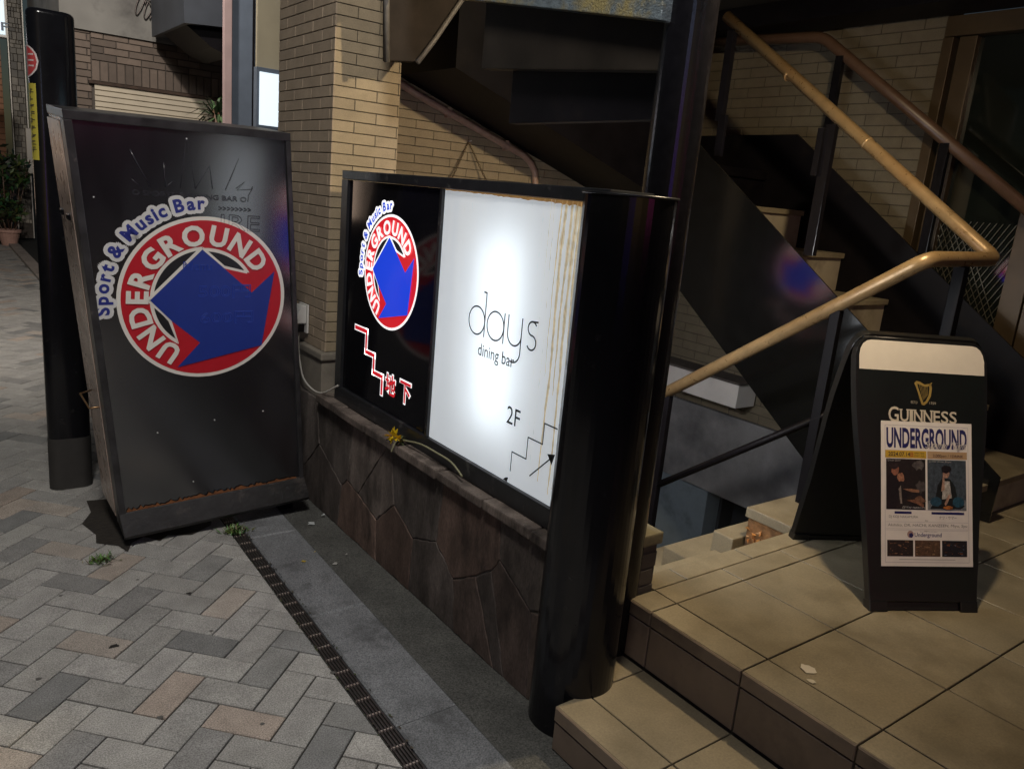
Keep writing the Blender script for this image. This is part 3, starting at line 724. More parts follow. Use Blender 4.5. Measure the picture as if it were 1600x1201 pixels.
pc = [Vector((1.35, oy-.012, oz-.045)), Vector((1.345, oy-.01, oz-.09)), PX(468, 560, 1.345), PX(474, 590, 1.342), PX(488, 608, 1.34), PX(502, 614, 1.338), PX(514, 610, 1.345), PX(528, 602, 1.36)]
def smooth(P, n=6):
    out = []
    for i in range(len(P)-1):
        p0, p1, p2, p3 = P[max(i-1, 0)], P[i], P[i+1], P[min(i+2, len(P)-1)]
        for k in range(n):
            t = k/n; out.append(.5*((2*p1)+(p2-p0)*t+(2*p0-5*p1+4*p2-p3)*t*t+(3*p1-p0-3*p2+p3)*t**3))
    return out+[P[-1]]
m = MB(); m.tube(smooth(pc), .0042, 8); tag(m.build('power_cable', M_cable), 'pale power cable looping from the outlet on the pillar to the lightbox', 'cable')

# ================================================================== BLACK LEANING SIGN BOX (left)
P0 = Vector((.5318, 3.0896, .0497)); KU = Vector((.9994, .0349, 0)); KV = Vector((.0027, -.0784, .9969)); KN = Vector((.0348, -.9963, -.0785))
class Quad:                                # the slightly racked outline of the leaning box
    def __init__(s): s.u = KU; s.v = KV; s.n = KN; s.o = P0
    def __call__(s, a, b, n=0):
        x, y = a/.795, b/1.58
        c = [(0, 0), (.742, .036), (.5925, 1.5526), (-.161, 1.540)]
        w = [(1-x)*(1-y), x*(1-y), x*y, (1-x)*y]
        return P0 + KU*sum(k*p[0] for k, p in zip(w, c)) + KV*sum(k*p[1] for k, p in zip(w, c)) + KN*n
class Turn:
    def __init__(s): s.u = -KN; s.v = KV; s.n = KU; s.o = P0
    def __call__(s, d, v, w=0): return Kf(w, v, -d)
Kf = Quad(); Ku = Fr(P0, KU, KV, KN); Kr = Fr(P0-KU*.0129+KV*.0585, KU*.937, KV*.942, KN)
KW, KH = .795, 1.580
ks = thing('sign_box', tuple(P0 + KU*.4), 'tall leaning black sign box with a large round red and blue music bar logo', 'sign')
m = MB(); m.fbox(Kf, .004, KW-.004, .03, KH-.006, -.285, -.012); m.build('body', M_kiosk, ks)
m = MB(); m.fbox(Kf, .026, KW-.020, .088, KH-.030, -.0115, -.004); fp = m.build('front_panel', M_kiosk, ks)
m = MB()
m.fbox(Kf, 0, KW, KH-.030, KH, -.290, .006, bev=.003); m.fbox(Kf, 0, .026, .02, KH-.0305, -.06, .0055, bev=.003); m.fbox(Kf, KW-.020, KW, .02, KH-.0305, -.290, .0055, bev=.003)
m.build('frame', mat('kiosk_frame_paint', (.035, .034, .036), .35, .2, var=.5, vs=14, bump=.2, bs=60, stain=(.16, .14, .13), st_s=18, st_lo=.62, st_hi=.74), ks)
m = MB(); m.fbox(Kf, -.003, .0, .045, KH-.042, -.288, -.062, bev=.0008); m.build('side_panel', M_kside, ks)
m = MB()
Fs = Turn()
m.prism(Fs, [(.03, .088), (-.004, .085), (-.052, .004), (-.046, -.010), (.03, .02)], .0, KW+.004, bev=.002); m.build('sill', mat('sill_worn_steel', (.016, .015, .015), .45, .2, var=.5, vs=16, bump=.3, bs=60, stain=(.06, .05, .045), st_s=10, st_lo=.55, st_hi=.72), ks)
m = MB(); rr = random.Random(8)
top = [(.03+i*.0092, .094 + rr.uniform(-.006, .010)*(1 if i < 70 else .3)) for i in range(80)]
m.flat(Kf, [(.03, .082), (.765, .082)] + top[::-1], .0005, (1, 1, 1)); m.build('rust_line', M_rust, ks)
lg = (.298, .9195); LR = .3067
logo(Ku, lg, LR, -.0030, (.014, .035, .24), (.46, .012, .022), (.72, .69, .62), (.012, .012, .014)).build('bar_logo', M_print, fp)
strap(Ku, lg, LR, -.0028, (.022, .032, .21), (.60, .60, .58)).build('bar_lettering', M_print, fp)
# old lettering showing through as relief
m = MB()
def wire(P, r=.0016, n=-.0038): m.tube([Kr(a, b, n) for a, b in P], r, 5)
for P in ([(.055, 1.462), (.125, 1.334)], [(.170, 1.428), (.177, 1.338)], [(.230, 1.341), (.250, 1.529), (.285, 1.341)], [(.285, 1.341), (.336, 1.43), (.349, 1.345)], [(.398, 1.344), (.446, 1.467), (.414, 1.381)],
          [(.44, 1.354), (.473, 1.381), (.444, 1.347), (.50, 1.354), (.505, 1.366)], [(.505, 1.36), (.490, 1.33), (.488, 1.305)], [(.177, 1.338), (.20, 1.36)], [(.06, 1.36), (.09, 1.335)]):
    wire(P)
def relief(txt, u0, u1, v0, v1, d=.0016, nz=-.0040):
    vs, fs, bb = glyphs(txt, 0, 0); sx = (u1-u0)/(bb[1]-bb[0]); sy = (v1-v0)/(bb[3]-bb[2])
    ed = {}
    for f in fs:
        for i in range(len(f)):
            a, b = f[i], f[(i+1) % len(f)]; k = (min(a, b), max(a, b)); ed[k] = ed.get(k, 0)+1
    for (a, b), c in ed.items():
        if c == 1:
            p, q = [Kr(u0+(vs[i][0]-bb[0])*sx, v0+(vs[i][1]-bb[2])*sy, nz) for i in (a, b)]
            if (p-q).length > 1e-5: m.tube([p, q], d, 4, caps=False)
relief('O SPORTS & DINING BAR O', .062, .482, 1.304, 1.322, .0011); relief('>>>>>>>>', .374, .502, 1.266, 1.281, .0011)
relief('IRE', .385, .54, 1.19, 1.25); m.build('old_lettering', mat('relief_black', (.035, .035, .042), .15), fp)
M_relb = mat('relief_blue', (.03, .065, .36), .18)
for t_, bx in (('Menu', (.244, .352, 1.030, 1.062)), ('500円', (.302, .511, .918, .972)), ('600円', (.310, .525, .812, .862))):
    m = MB(); relief(t_, *bx, .0014, .0010); m.build('old_price', M_relb, fp)
for a, b in ((.395, 1.52), (.06, 1.30), (.41, .42), (.18, .40), (.62, .43), (.30, .16)):
    m = MB(); m.fbox(Kf, a, a+.005, b, b+.005, -.004, -.001, bev=.001); m.build('screw', M_white, fp)
m = MB()
m.tube([Kf(-.003, .535, -.20), Kf(-.05, .54, -.16), Kf(-.035, .50, -.10), Kf(-.003, .508, -.08)], .0035, 8); m.build('latch', mat('latch_metal', (.3, .18, .09), .35, .8), ks)
for n_0 in (-.24, -.12):
    m = MB(); m.fbox(Kf, -.012, -.003, 1.205, 1.225, n_0-.02, n_0+.02, bev=.002); m.build('hinge', M_black, ks)
for a0 in (.06, .68):
    m = MB(); m.box(P0.x+KU.x*a0-.03, P0.x+KU.x*a0+.03, 3.16, 3.32, 0, .10); m.build('foot', M_black, ks)
# soil at its foot
m = MB(); rr = random.Random(12)
sp = [PZ(x, y, .002) for x, y in [(135, 782), (142, 800), (128, 818), (150, 835), (150, 848), (185, 852), (200, 862), (205, 848), (225, 838), (250, 845), (262, 836), (300, 835), (330, 820), (330, 780), (220, 775)]]
m.flat(F0, [(p.x, p.y) for p in sp], .0025, (1, 1, 1)); struct(m.build('soil', mat('wet_soil', (.018, .014, .010), .8, var=.5, vs=40, bump=1, bs=60), origin=(0, 0, .0)))

# tall black post behind the sign box
bpz = thing('street_post', (.455, 3.80, 0), 'broad black street post with rounded edges and a grey foot behind the leaning sign box', 'post')
def stadium(cx, cy, w, r, N=14):
    h = w/2-r
    return [(cx+h+r*math.cos(R(-90+180*i/N)), cy+r*math.sin(R(-90+180*i/N))) for i in range(N+1)] + [(cx-h+r*math.cos(R(90+180*i/N)), cy+r*math.sin(R(90+180*i/N))) for i in range(N+1)]
def stad(name, w, r, z0, z1, mt, rnd=0):
    m = MB(); prof = [(0, z0), (0, z1-rnd)] + ([(rnd*(1-math.cos(R(a))), z1-rnd+rnd*math.sin(R(a))) for a in (20, 40, 60, 80)] if rnd else [])
    rings = [[(p[0], p[1], z) for p in stadium(.455, 3.80, w-2*i, r-i)] for i, z in prof]; n = len(rings[0]); vs = [p for g in rings for p in g]; fs = []
    for g in range(len(rings)-1):
        for k in range(n): fs.append((g*n+k, g*n+(k+1) % n, (g+1)*n+(k+1) % n, (g+1)*n+k))
    m.mesh(vs, fs, smooth=True); m.face([rings[-1][k] for k in range(n)]); return m.build(name, mt, bpz)
stad('shaft', .168, .045, .2, 1.985, M_black, .02); stad('foot', .171, .0465, 0, .235, mat('post_foot_grey', (.030, .028, .026), .6, var=.2, vs=20))

# ================================================================== UPPER STAIRCASE
sc_ = thing('staircase', (3.7, 1.4, .324), 'black steel staircase with beige treads climbing behind the sandwich board, with a gold painted handrail', 'staircase')
dl_ = R(8.5); tS = Vector((-math.sin(dl_), math.cos(dl_), 0)); nS = Vector((-math.cos(dl_), -math.sin(dl_), 0)); oS = Vector((3.3, 1.9, 0)); FSt = Fr(oS, tS, (0, 0, 1), nS)
def onS(x, y): d = ray(x, y); q = O0 + d*((oS-O0).dot(nS)/d.dot(nS)) - oS; return (q.dot(tS), q.z)
A1, A2, A3, A4 = onS(1092, 225), onS(1340, 500), onS(1048, 435), onS(1235, 690)
sl1 = (A1[1]-A2[1])/(A1[0]-A2[0]); sl2 = (A3[1]-A4[1])/(A3[0]-A4[0]); uL = A1[0]+.12
m = MB(); m.prism(FSt, [(uL, A1[1]+sl1*.12), (A2[0]-(A2[1]-.52)/sl1, .52), (A2[0]-(A2[1]-.52)/sl1, .327), (A4[0]-(A4[1]-.327)/sl2, .327), (uL, A3[1]+sl2*(uL-A3[0]))], -.012, 0); m.build('front_stringer', M_stringer, sc_)
m = MB(); m.prism(FX(4.0), [(3.86, 1.91), (2.812, 1.918), (1.459, .953), (1.15, .735), (1.15, .327), (1.9, .327), (3.1, 1.0), (3.86, 1.0)], -.012, 0); m.build('rear_stringer', M_soffit, sc_)
for k in range(6):
    y, z = 2.68-.291*k, 1.503-.2045*k
    m = MB(); m.box(3.313, 3.998, y, y+.30, z-.028, z, tcol(), .003); m.build('tread', M_tile, sc_)
    m = MB(); m.box(3.313, 3.998, y+.018, y+.026, (z-.2045) if k < 5 else .326, z-.0285, tint((.34, .29, .215), .06)); m.build('riser', M_riser, sc_)
m = MB(); m.box(3.313, 3.998, 2.97, 3.86, 1.66, 1.708); m.box(3.313, 3.998, 2.99, 3.0, 1.503, 1.66); m.build('landing', M_soffit, sc_)
m = MB(); m.prism(FX(3.315), [(2.95, 1.05), (1.95, .33), (1.93, .345), (2.93, 1.065)], -.68, 0); m.build('underside', M_soffit, sc_)
RR = .0275
wa, wb = onS(1088, 226), onS(1050, 440); rr = random.Random(21); N = 60
m = MB(); m.tube([FSt(wa[0]+(wb[0]-wa[0])*k/N, wa[1]+(wb[1]-wa[1])*k/N, .004) for k in range(N+1)], .004, 6, rad=[rr.uniform(.0035, .0085) for _ in range(N+1)]); m.build('weld_seam', M_blackworn, sc_)
c1 = Vector((3.3, 1.352, 1.372)); tp = PX(1136, 26, 3.3)
m = MB()
def fillet(P, r, n=5):
    out = [P[0]]
    for i in range(1, len(P)-1):
        a, b, c = P[i-1], P[i], P[i+1]; d1 = (a-b).normalized(); d2 = (c-b).normalized()
        for k in range(n+1):
            t = k/n; p = b+d1*r; q = b+d2*r
            out.append(p*(1-t)**2+b*2*t*(1-t)+q*t*t)
    return out+[P[-1]]
c2 = Vector((2.78, 1.352, 1.360)); e2_ = Vector((2.78, 2.62, .476))
m.tube(fillet([tp, c1, c2, e2_], .05), RR, 16)
# worn joints
m.build('handrail', M_gold, sc_)
for q in (PX(1355, 224, 3.3), PX(1233, 118, 3.3)):
    d_ = (tp-c1).normalized(); mm = MB(); mm.tube([q-d_*.006, q+d_*.006], RR+.0012, 14); mm.build('rail_joint', M_gold, sc_)
def post(parent, xt, xb, X, w=.038, d=.012, name='post', mt=None):
    a, b = PX(*xt, X), PX(*xb, X); y = a.y
    m = MB(); m.box(X-d/2, X+d/2, y-w/2, y+w/2, min(a.z, b.z), a.z, bev=.002); return m.build(name, mt or M_blackrough, parent)
post(sc_, (1145, 48), (1130, 190), 3.285, .042, .03); post(sc_, (1131, 180), (1124, 245), 3.27, .045, .02)
post(sc_, (1301, 195), (1272, 400), 3.285, .05, .03); post(sc_, (1285, 200), (1274, 275), 3.26, .03, .02)
m = MB(); m.box(3.02, 3.06, 1.33, 1.372, .325, 1.34, bev=.003); m.build('post', M_soffit, sc_)
rail2 = lambda y: 1.360 + (e2_.z-1.36)/(e2_.y-1.352)*(y-1.352)
y1 = PX(1307, 492, 2.78).y; yb = PX(1040, 648, 2.78).y
for y in (y1, yb):
    m = MB(); m.box(2.765, 2.795, y-.02, y+.02, rail2(y)-1.05, rail2(y)-.02, bev=.003); m.build('post', M_soffit, sc_)
a, b = PX(1028, 757, 2.78), PX(1300, 644, 2.78); m = MB(); m.tube([a, b], .016, 4); m.build('brace', M_soffit, sc_)
# dark wall-side rail
wr = thing('wall_handrail', (4.05, 2.4, 1.4), 'dark brown handrail on black posts along the wall side of the staircase', 'handrail')
m = MB(); m.tube(fillet([PX(1105, 66, 4.05), PX(1286, 58, 4.05), PX(1640, 356, 4.05)], .06), .03, 12); m.build('rail', M_brownrail, wr)
for xt, xb in (((1314, 88), (1290, 212)), ((1478, 224), (1455, 420))): post(wr, xt, xb, 4.03, .045, .03)

# entrance door at the right
dr = thing('entrance_door', (4.25, 1.7, .0), 'dark glass entrance door in a brown metal frame right of the staircase', 'door')
m = MB()
for y0, y1_, n1 in ((2.135, 2.188, .02), (2.03, 2.115, .0), (1.56, 1.66, .0), (1.46, 1.545, .02)): m.box(4.20-n1, 4.28, y0, y1_, .325, 2.40, bev=.003)
m.box(4.19, 4.28, 1.0, 2.19, 2.405, 2.50); m.build('frame', M_brass, dr)
m = MB(); m.box(4.24, 4.25, 1.66, 2.03, .325, 2.40); m.box(4.24, 4.25, .4, 1.46, .325, 2.40); m.build('pane', M_glass, dr)
m = MB()
for k in range(26):
    y = 1.66+k*.03
    q = clip([(y, 1.03), (y+.004, 1.03), (y+.264, 1.52), (y+.26, 1.52)], 1, 0, 2.03)
    q = [(p[0]-.2, p[1]) for p in clip(q, -1, 0, -1.66)] if False else clip(q, -1, 0, -1.66)
    if len(q) > 2: m.prism(FX(4.225), q, 0, .004)
    y = 1.4+k*.03
    q = clip(clip([(y, 1.52), (y+.004, 1.52), (y+.264, 1.03), (y+.26, 1.03)], 1, 0, 2.03), -1, 0, -1.66)
    if len(q) > 2: m.prism(FX(4.229), q, 0, .003)
m.build('mesh_grille', mat('mesh_grille_metal', (.09, .085, .065), .5, .4), dr)
m = MB(); m.box(4.2, 4.3, 1.66, 2.03, .90, 1.02, bev=.004); m.box(4.17, 4.2, 1.68, 2.0, .84, .88, bev=.004); m.build('sill', M_brass, dr)
m = MB(); m.box(4.20, 4.5, -.6, 1.46, .325, .9); m.build('side_wall', M_ceiling, dr)

# ================================================================== OVERHEAD STEELWORK AND CEILING
ce = thing('canopy', (2.8, 1.4, 2.6), 'dark entrance ceiling with a black beam over the steps and stairs', 'ceiling')
m = MB(); m.box(1.37, 4.6, -.9, 3.2, 2.62, 2.72); m.box(3.3, 4.6, 3.2, 4.0, 2.62, 2.72); m.build('ceiling_slab', M_ceiling, ce)
m = MB(); m.box(.55, 1.368, -.9, 1.0, 2.64, 2.70); m.build('lamp_blocker', M_ceiling, ce)  # unseen slab added to keep the street lamp off the landing
m = MB(); m.box(4.02, 4.34, .2, 3.868, 2.625, 2.70); m.build('beam', M_soffit, ce)
m = MB(); m.box(3.9, 4.18, .2, 3.868, 2.50, 2.615, bev=.004); m.build('beam', M_soffit, ce)
dl = thing('ceiling_downlight', (WARM[0], WARM[1], 2.47), 'small round warm downlight set in the dark entrance ceiling', 'ceiling lamp')
m = MB(); N = 24
for k in range(N):
    a0, a1 = 2*math.pi*k/N, 2*math.pi*(k+1)/N
    for (ra, za), (rb, zb) in (((.05, 2.62), (.05, 2.50)), ((.06, 2.62), (.06, 2.50))):
        m.face([(WARM[0]+ra*math.cos(a0), WARM[1]+ra*math.sin(a0), za), (WARM[0]+ra*math.cos(a1), WARM[1]+ra*math.sin(a1), za), (WARM[0]+rb*math.cos(a1), WARM[1]+rb*math.sin(a1), zb), (WARM[0]+rb*math.cos(a0), WARM[1]+rb*math.sin(a0), zb)], smooth=True)
m.build('housing', M_black, dl)
m = MB(); m.flat(Fr((0, 0, 0), (1, 0, 0), (0, 1, 0), (0, 0, -1)), [(WARM[0]+.045*math.cos(2*math.pi*k/N), WARM[1]+.045*math.sin(2*math.pi*k/N)) for k in range(N)], -2.56, (1, 1, 1)); m.build('lens', M_lamp, dl)

bk = thing('steel_bracket', tuple(PY(640, 95, 3.1)), 'brownish black steel stair bracket bolted to the front of the brick pillar', 'bracket')
m = MB(); q = [PY(x, y, 2.98) for x, y in [(606, -160), (606, 95), (650, 97), (676, 64), (720, -2), (826, -160)]]
m.prism(FY(2.98), [(p.x, p.z) for p in q], 0, -.045, bev=.004); m.build('plate', mat('bracket_paint', (.026, .020, .016), .75, spec=.12, var=.3, vs=10, bump=.15, bs=60, stain=(.06, .05, .042), st_s=14, st_lo=.66, st_hi=.74), bk)
m = MB(); a, b = PY(603, -160, 2.975), PY(605, 98, 2.975); m.tube([a, b], .012, 8)
q = [PY(x, y, 2.972) for x, y in [(652, 98), (678, 64), (723, -2), (830, -160)]]; m.tube(q, .011, 6); m.build('edge_trim', mat('trim_grey', (.13, .12, .11), .55, var=.3, vs=30), bk)

def beam(X, l, r, up, mt, label, thick=.04, ext=0):
    a, b = PX(*l, X), PX(*r, X); s_ = (a.z-b.z)/(a.y-b.y); y0 = a.y+ext; z0 = a.z+s_*ext
    m = MB(); m.prism(FX(X), [(y0, z0), (b.y, b.z), (b.y, b.z+up), (y0, z0+up)], -thick, 0, bev=.003)
    return tag(m.build('steel_beam', mt), label, 'beam')
beam(1.50, (735, 0), (1032, 32), .40, M_wornsheen, 'topmost overhead steel beam with worn paint and painted-in reflections running to the black column', ext=.45)
beam(1.545, (752, 108), (1030, 111), .30, mat('lamp_tinted_plate', (.022, .018, .014), .5, var=.4, vs=6, bump=.08, bs=60, spec=.15), 'black overhead steel plate directly under the worn beam with painted-in reflections', ext=.0)  # browner colour stands in for the warm lamplight falling on this plate
beam(1.59, (800, 193), (1024, 187), .26, M_soffit, 'lowest black overhead steel plate above the glowing lightbox', ext=.02)
a, b = PY(622, 118, 3.86), PY(930, 302, 3.86)
m = MB(); m.prism(FY(3.30), [(a.x-.0, a.z), (b.x+.25, b.z+(b.z-a.z)/(b.x-a.x)*.25), (b.x+.25, b.z+.9), (a.x, a.z+.7)], 0, -.56); tag(m.build('stair_soffit', M_soffit), 'black sloping underside of the upper stair flight against the tan brick wall', 'stair flight')

# ================================================================== SANDWICH BOARD AND POSTER
BM = Vector((2.383, .944, .324)); bd = Vector((.879, -.477, 0)).normalized(); bn = Vector((-.477, -.879, 0)).normalized()
def leaned(o, ang, sgn):
    v = (-bn*sgn*math.sin(R(ang)) + Vector((0, 0, 1))*math.cos(R(ang))).normalized()
    n = (bn*sgn*math.cos(R(ang)) + Vector((0, 0, 1))*math.sin(R(ang))).normalized()
    return Fr(o, bd*sgn, v, n)
B1 = leaned(BM, 19, 1); B2 = leaned(BM - bn*.535, 15.6, -1)
ab = thing('sandwich_board', tuple(BM - bn*.26), 'black pint-shaped sandwich board with cream top and gold harp standing on the tiled landing', 'sandwich board')
outl = [(.181, .03), (.186, .14), (.193, .27), (.206, .40), (.219, .53), (.225, .62), (.227, .72), (.226, .78), (.221, .806), (.211, .825), (.197, .837), (.180, .841)]
full = [(x-.003, y) for x, y in outl] + [(-x-.003, y) for x, y in outl[::-1]]
for F, nm, nm2 in ((B1, 'front_panel', 'front'), (B2, 'rear_panel', 'rear')):
    m = MB(); m.prism(F, full, -.028, 0, bev=.004); pn = m.build(nm, M_board, ab)
    m = MB(); m.fbox(F, -.184, -.125, 0, .034, -.035, .002, bev=.003); m.fbox(F, .12, .179, 0, .034, -.035, .002, bev=.003); m.fbox(F, -.124, .119, .006, .028, -.03, -.006); m.build('foot', M_board, ab)
    ins = [(x*.955-.003, y) for x, y in outl]
    face = [(p[0], max(p[1], .06)) for p in ins]
    m = MB(); m.flat(F, [(p[0], p[1]) for p in face if p[1] < .74] + [(.211, .738)] + [(-.217, .738)] + [(-p[0]-.006, p[1]) for p in face[::-1] if p[1] < .74], .0006, (1, 1, 1)); m.build('face_print', M_boardface, pn)
    m = MB(); m.flat(F, [(.213, .738), (.213, .782), (.209, .802), (.200, .818), (.187, .828), (.172, .831), (-.178, .831), (-.193, .828), (-.206, .818), (-.215, .802), (-.219, .782), (-.219, .738)], .0010, (1, 1, 1)); m.build('cream_header', M_cream, pn)
    # harp
    gold = (.36, .25, .07)
    m = MB(); hx, hy = -.001, .672
    def hp(P, n=.0010, c=gold): m.flat(F, [(hx+x, hy+y) for x, y in P], n, c)
    hp([(-.031, .030), (-.024, .038), (-.012, .036), (.004, .028), (.018, .030), (.031, .036), (.026, .026), (.012, .021), (.0, .022), (-.014, .028), (-.024, .029)])
    hp([(-.031, .030), (-.026, .020), (-.006, -.036), (.004, -.038), (.000, -.030), (-.018, .018), (-.021, .029)])
    hp([(.026, .034), (.030, .018), (.026, -.008), (.014, -.028), (.002, -.038), (-.002, -.031), (.008, -.024), (.018, -.006), (.021, .014), (.020, .030)])
    for k in range(6):
        x = -.015+.0055*k; hp([(x, .028-.001*k), (x+.0014, .028-.001*k), (x*.5+.008, -.022+.003*k), (x*.5+.0066, -.022+.003*k)])
    m.text(F, 'ESTD', .0010, (.5, .45, .36), box=(-.044, -.022, .638, .646)); m.text(F, '1759', .0010, (.5, .45, .36), box=(.020, .042, .638, .646))
    m.build('gold_harp', M_print, pn)
    m = MB(); cw = (.66, .60, .50)
    m.text(F, 'G', .0011, cw, box=(-.121, -.086, .578, .626), off=.012)
    xs = [-.083, -.0505, -.036, -.003, .031, .0575, .0865, .1155]
    for chh, x0, x1 in zip('UINNESS', xs[:-1], xs[1:]):
        m.text(F, chh, .0011, cw, box=(x0+.002, x1-.0015, .581, .619), off=.014)
        if chh in 'UIN':
            for xx in ([x0+.004, x1-.004] if chh != 'I' else [(x0+x1)/2]): m.flat(F, [(xx-.006, .616), (xx+.006, .616), (xx+.006, .6195), (xx-.006, .6195)], .0013, cw)
        if chh in 'IN':
            xx = x0+.004 if chh == 'N' else (x0+x1)/2
            m.flat(F, [(xx-.006, .5805), (xx+.006, .5805), (xx+.006, .584), (xx-.006, .584)], .0013, cw)
    m.build('brand_lettering', M_print, pn)
    m = MB(); m.text(F, 'GUINNESS', .0012, (.05, .05, .05), box=(-.03, .03, .20, .21)) if F is B2 else None
m = MB(); q = [B1(-.2, .835, -.014), B1(.19, .835, -.014)]; m.tube(q, .012, 8); m.build('top_hinge', M_board, ab)
# poster
po = thing('poster', tuple(B1(0, .14, .004)), 'white event poster headed UNDERGROUND taped on the front of the sandwich board', 'poster')
PF = Fr(B1(-.148, .137, .0028), (B1(.162, .140, 0)-B1(-.148, .137, 0)).normalized(), B1.v, B1.n)
PWd, PHt = .311, .443
m = MB(); m.fbox(PF, 0, PWd, 0, PHt, 0, .0006, (.88, .84, .83)); m.build('paper', M_print, po)
NV = (.018, .020, .13); n0 = .0010
m = MB()
for (a, b, c, d) in ((.013, .298, .012, .0128), (.013, .298, .430, .4308), (.013, .0138, .012, .4308), (.2972, .298, .012, .4308)): m.flat(PF, [(a, c), (b, c), (b, d), (a, d)], n0, (.34, .33, .44))
for v in (.134, .113, .109): m.flat(PF, [(.016, v), (.295, v), (.295, v+.0006), (.016, v+.0006)], n0, (.42, .41, .48))
m.text(PF, 'UNDERGROUND', n0, NV, box=(.018, .294, .360, .424), off=.034); m.text(PF, 'Summer Night', n0+.0008, (.62, .58, .56), box=(.150, .292, .356, .384), off=.004, shear=.35)
m.flat(PF, [(.014, .330), (.154, .330), (.154, .353), (.014, .353)], n0, (.62, .40, .045)); m.flat(PF, [(.157, .330), (.294, .330), (.294, .353), (.157, .353)], n0, (.50, .34, .20))
m.text(PF, '2024.07.14', n0+.0005, (.05, .03, .03), box=(.024, .098, .335, .348), off=.015); m.text(PF, '日', n0+.0005, (.42, .04, .02), box=(.099, .108, .335, .348), off=.02)
m.text(PF, 'OPEN 18:00', n0+.0005, (.12, .08, .03), box=(.112, .146, .343, .348)); m.text(PF, 'START 19:00', n0+.0005, (.12, .08, .03), box=(.112, .146, .335, .340))
m.text(PF, '3,000yen / 1DRINK', n0+.0005, (.10, .06, .05), box=(.176, .281, .333, .344), off=.01)
for x0, x1 in ((.045, .102), (.170, .282)): m.flat(PF, [(x0, .159), (x1, .159), (x1, .166), (x0, .166)], n0, NV)
m.text(PF, 'DJ KOJI NAKAMURA', n0, (.30, .29, .30), box=(.026, .124, .144, .154)); m.text(PF, 'ナツ・サマー', n0, (.30, .29, .30), box=(.196, .256, .144, .154)); m.text(PF, 'DJs', n0, (.3, .3, .3), box=(.148, .158, .136, .141))
m.text(PF, 'Akihiko, DR, HACHI, KANZEEN, Miyu, Syu', n0, (.28, .27, .28), box=(.022, .292, .118, .129), shear=.1); m.text(PF, 'Bar', n0, (.3, .3, .3), box=(.146, .160, .106, .1085))
N = 18; m.flat(PF, [(.098+.011*math.cos(2*math.pi*k/N), .097+.011*math.sin(2*math.pi*k/N)) for k in range(N)], n0, (.45, .30, .28)); m.flat(PF, [(.100+.008*math.cos(2*math.pi*k/5), .094+.008*math.sin(2*math.pi*k/5)) for k in range(5)], n0+.0005, NV)
m.text(PF, 'Underground', n0, (.10, .10, .26), box=(.112, .204, .086, .102), off=.01); m.text(PF, 'Sport & Music Bar', n0, (.3, .3, .35), box=(.13, .19, .1035, .1065))
m.flat(PF, [(.06, .020), (.25, .020), (.25, .0215), (.06, .0215)], n0, (.42, .41, .42))
m.build('lettering', M_print, po)
M_photo = mat('photo_print', attr=True, rough=.35, var=.55, vs=90, spk=.35, ss=420)
def blob(m, cx, cy, rx, ry, n, c, N=16, seed=0, wob=.12):
    r_ = random.Random(seed); m.flat(PF, [(cx+rx*math.cos(2*math.pi*k/N)*(1+r_.uniform(-wob, wob)), cy+ry*math.sin(2*math.pi*k/N)*(1+r_.uniform(-wob, wob))) for k in range(N)], n, c)
m = MB(); x0, x1, z0, z1 = .017, .150, .172, .327; m.flat(PF, [(x0, z0), (x1, z0), (x1, z1), (x0, z1)], n0, (.018, .014, .013))
n1 = n0+.0004
m.flat(PF, [(.018, .175), (.022, .27), (.034, .285), (.052, .262), (.068, .24), (.090, .222), (.086, .205), (.06, .21), (.05, .175)], n1, (.010, .009, .010))
blob(m, .047, .292, .013, .017, n1+.0004, (.32, .13, .08), seed=1); blob(m, .043, .305, .016, .010, n1+.0008, (.03, .02, .02), seed=2); blob(m, .066, .270, .012, .014, n1+.0004, (.34, .16, .10), seed=3, wob=.25)
m.flat(PF, [(.058, .235), (.064, .19), (.070, .19), (.066, .245)], n1+.0004, (.26, .22, .20)); m.flat(PF, [(.072, .235), (.10, .226), (.128, .224), (.128, .232), (.10, .236)], n1+.0004, (.30, .15, .09))
m.flat(PF, [(.085, .200), (.12, .19), (.143, .178), (.143, .19), (.11, .203)], n1+.0004, (.22, .10, .06)); blob(m, .128, .31, .020, .016, n1, (.10, .09, .09), seed=4, wob=.4); blob(m, .13, .24, .016, .02, n1, (.07, .06, .06), seed=5, wob=.4)
blob(m, .13, .20, .018, .012, n1, (.16, .08, .05), seed=6, wob=.4); m.text(PF, 'Special Guest', n1+.001, (.5, .5, .5), box=(.02, .065, .318, .325), shear=.3); m.text(PF, 'DJ Koji Nakamura', n1+.001, (.5, .5, .5), box=(.07, .148, .174, .182), shear=.3)
m.build('left_photo', M_photo, po)
m = MB(); x0, x1 = .157, .290; m.flat(PF, [(x0, .172), (x1, .172), (x1, .327), (x0, .327)], n0, (.055, .075, .10)); m.flat(PF, [(x0, .172), (x1, .172), (x1, .205), (x0, .20)], n0+.0003, (.19, .21, .24))
m.flat(PF, [(.165, .176), (.182, .20), (.192, .25), (.205, .268), (.235, .268), (.252, .245), (.26, .20), (.285, .186), (.27, .176)], n1, (.010, .014, .014))
blob(m, .185, .198, .020, .015, n1+.0003, (.02, .07, .12), seed=7); blob(m, .262, .198, .022, .016, n1+.0003, (.02, .08, .13), seed=8)
m.flat(PF, [(.205, .205), (.210, .262), (.232, .262), (.240, .21)], n1+.0006, (.42, .40, .38)); blob(m, .220, .286, .012, .015, n1+.0006, (.40, .24, .18), seed=9); blob(m, .221, .299, .017, .012, n1+.001, (.012, .01, .012), seed=10)
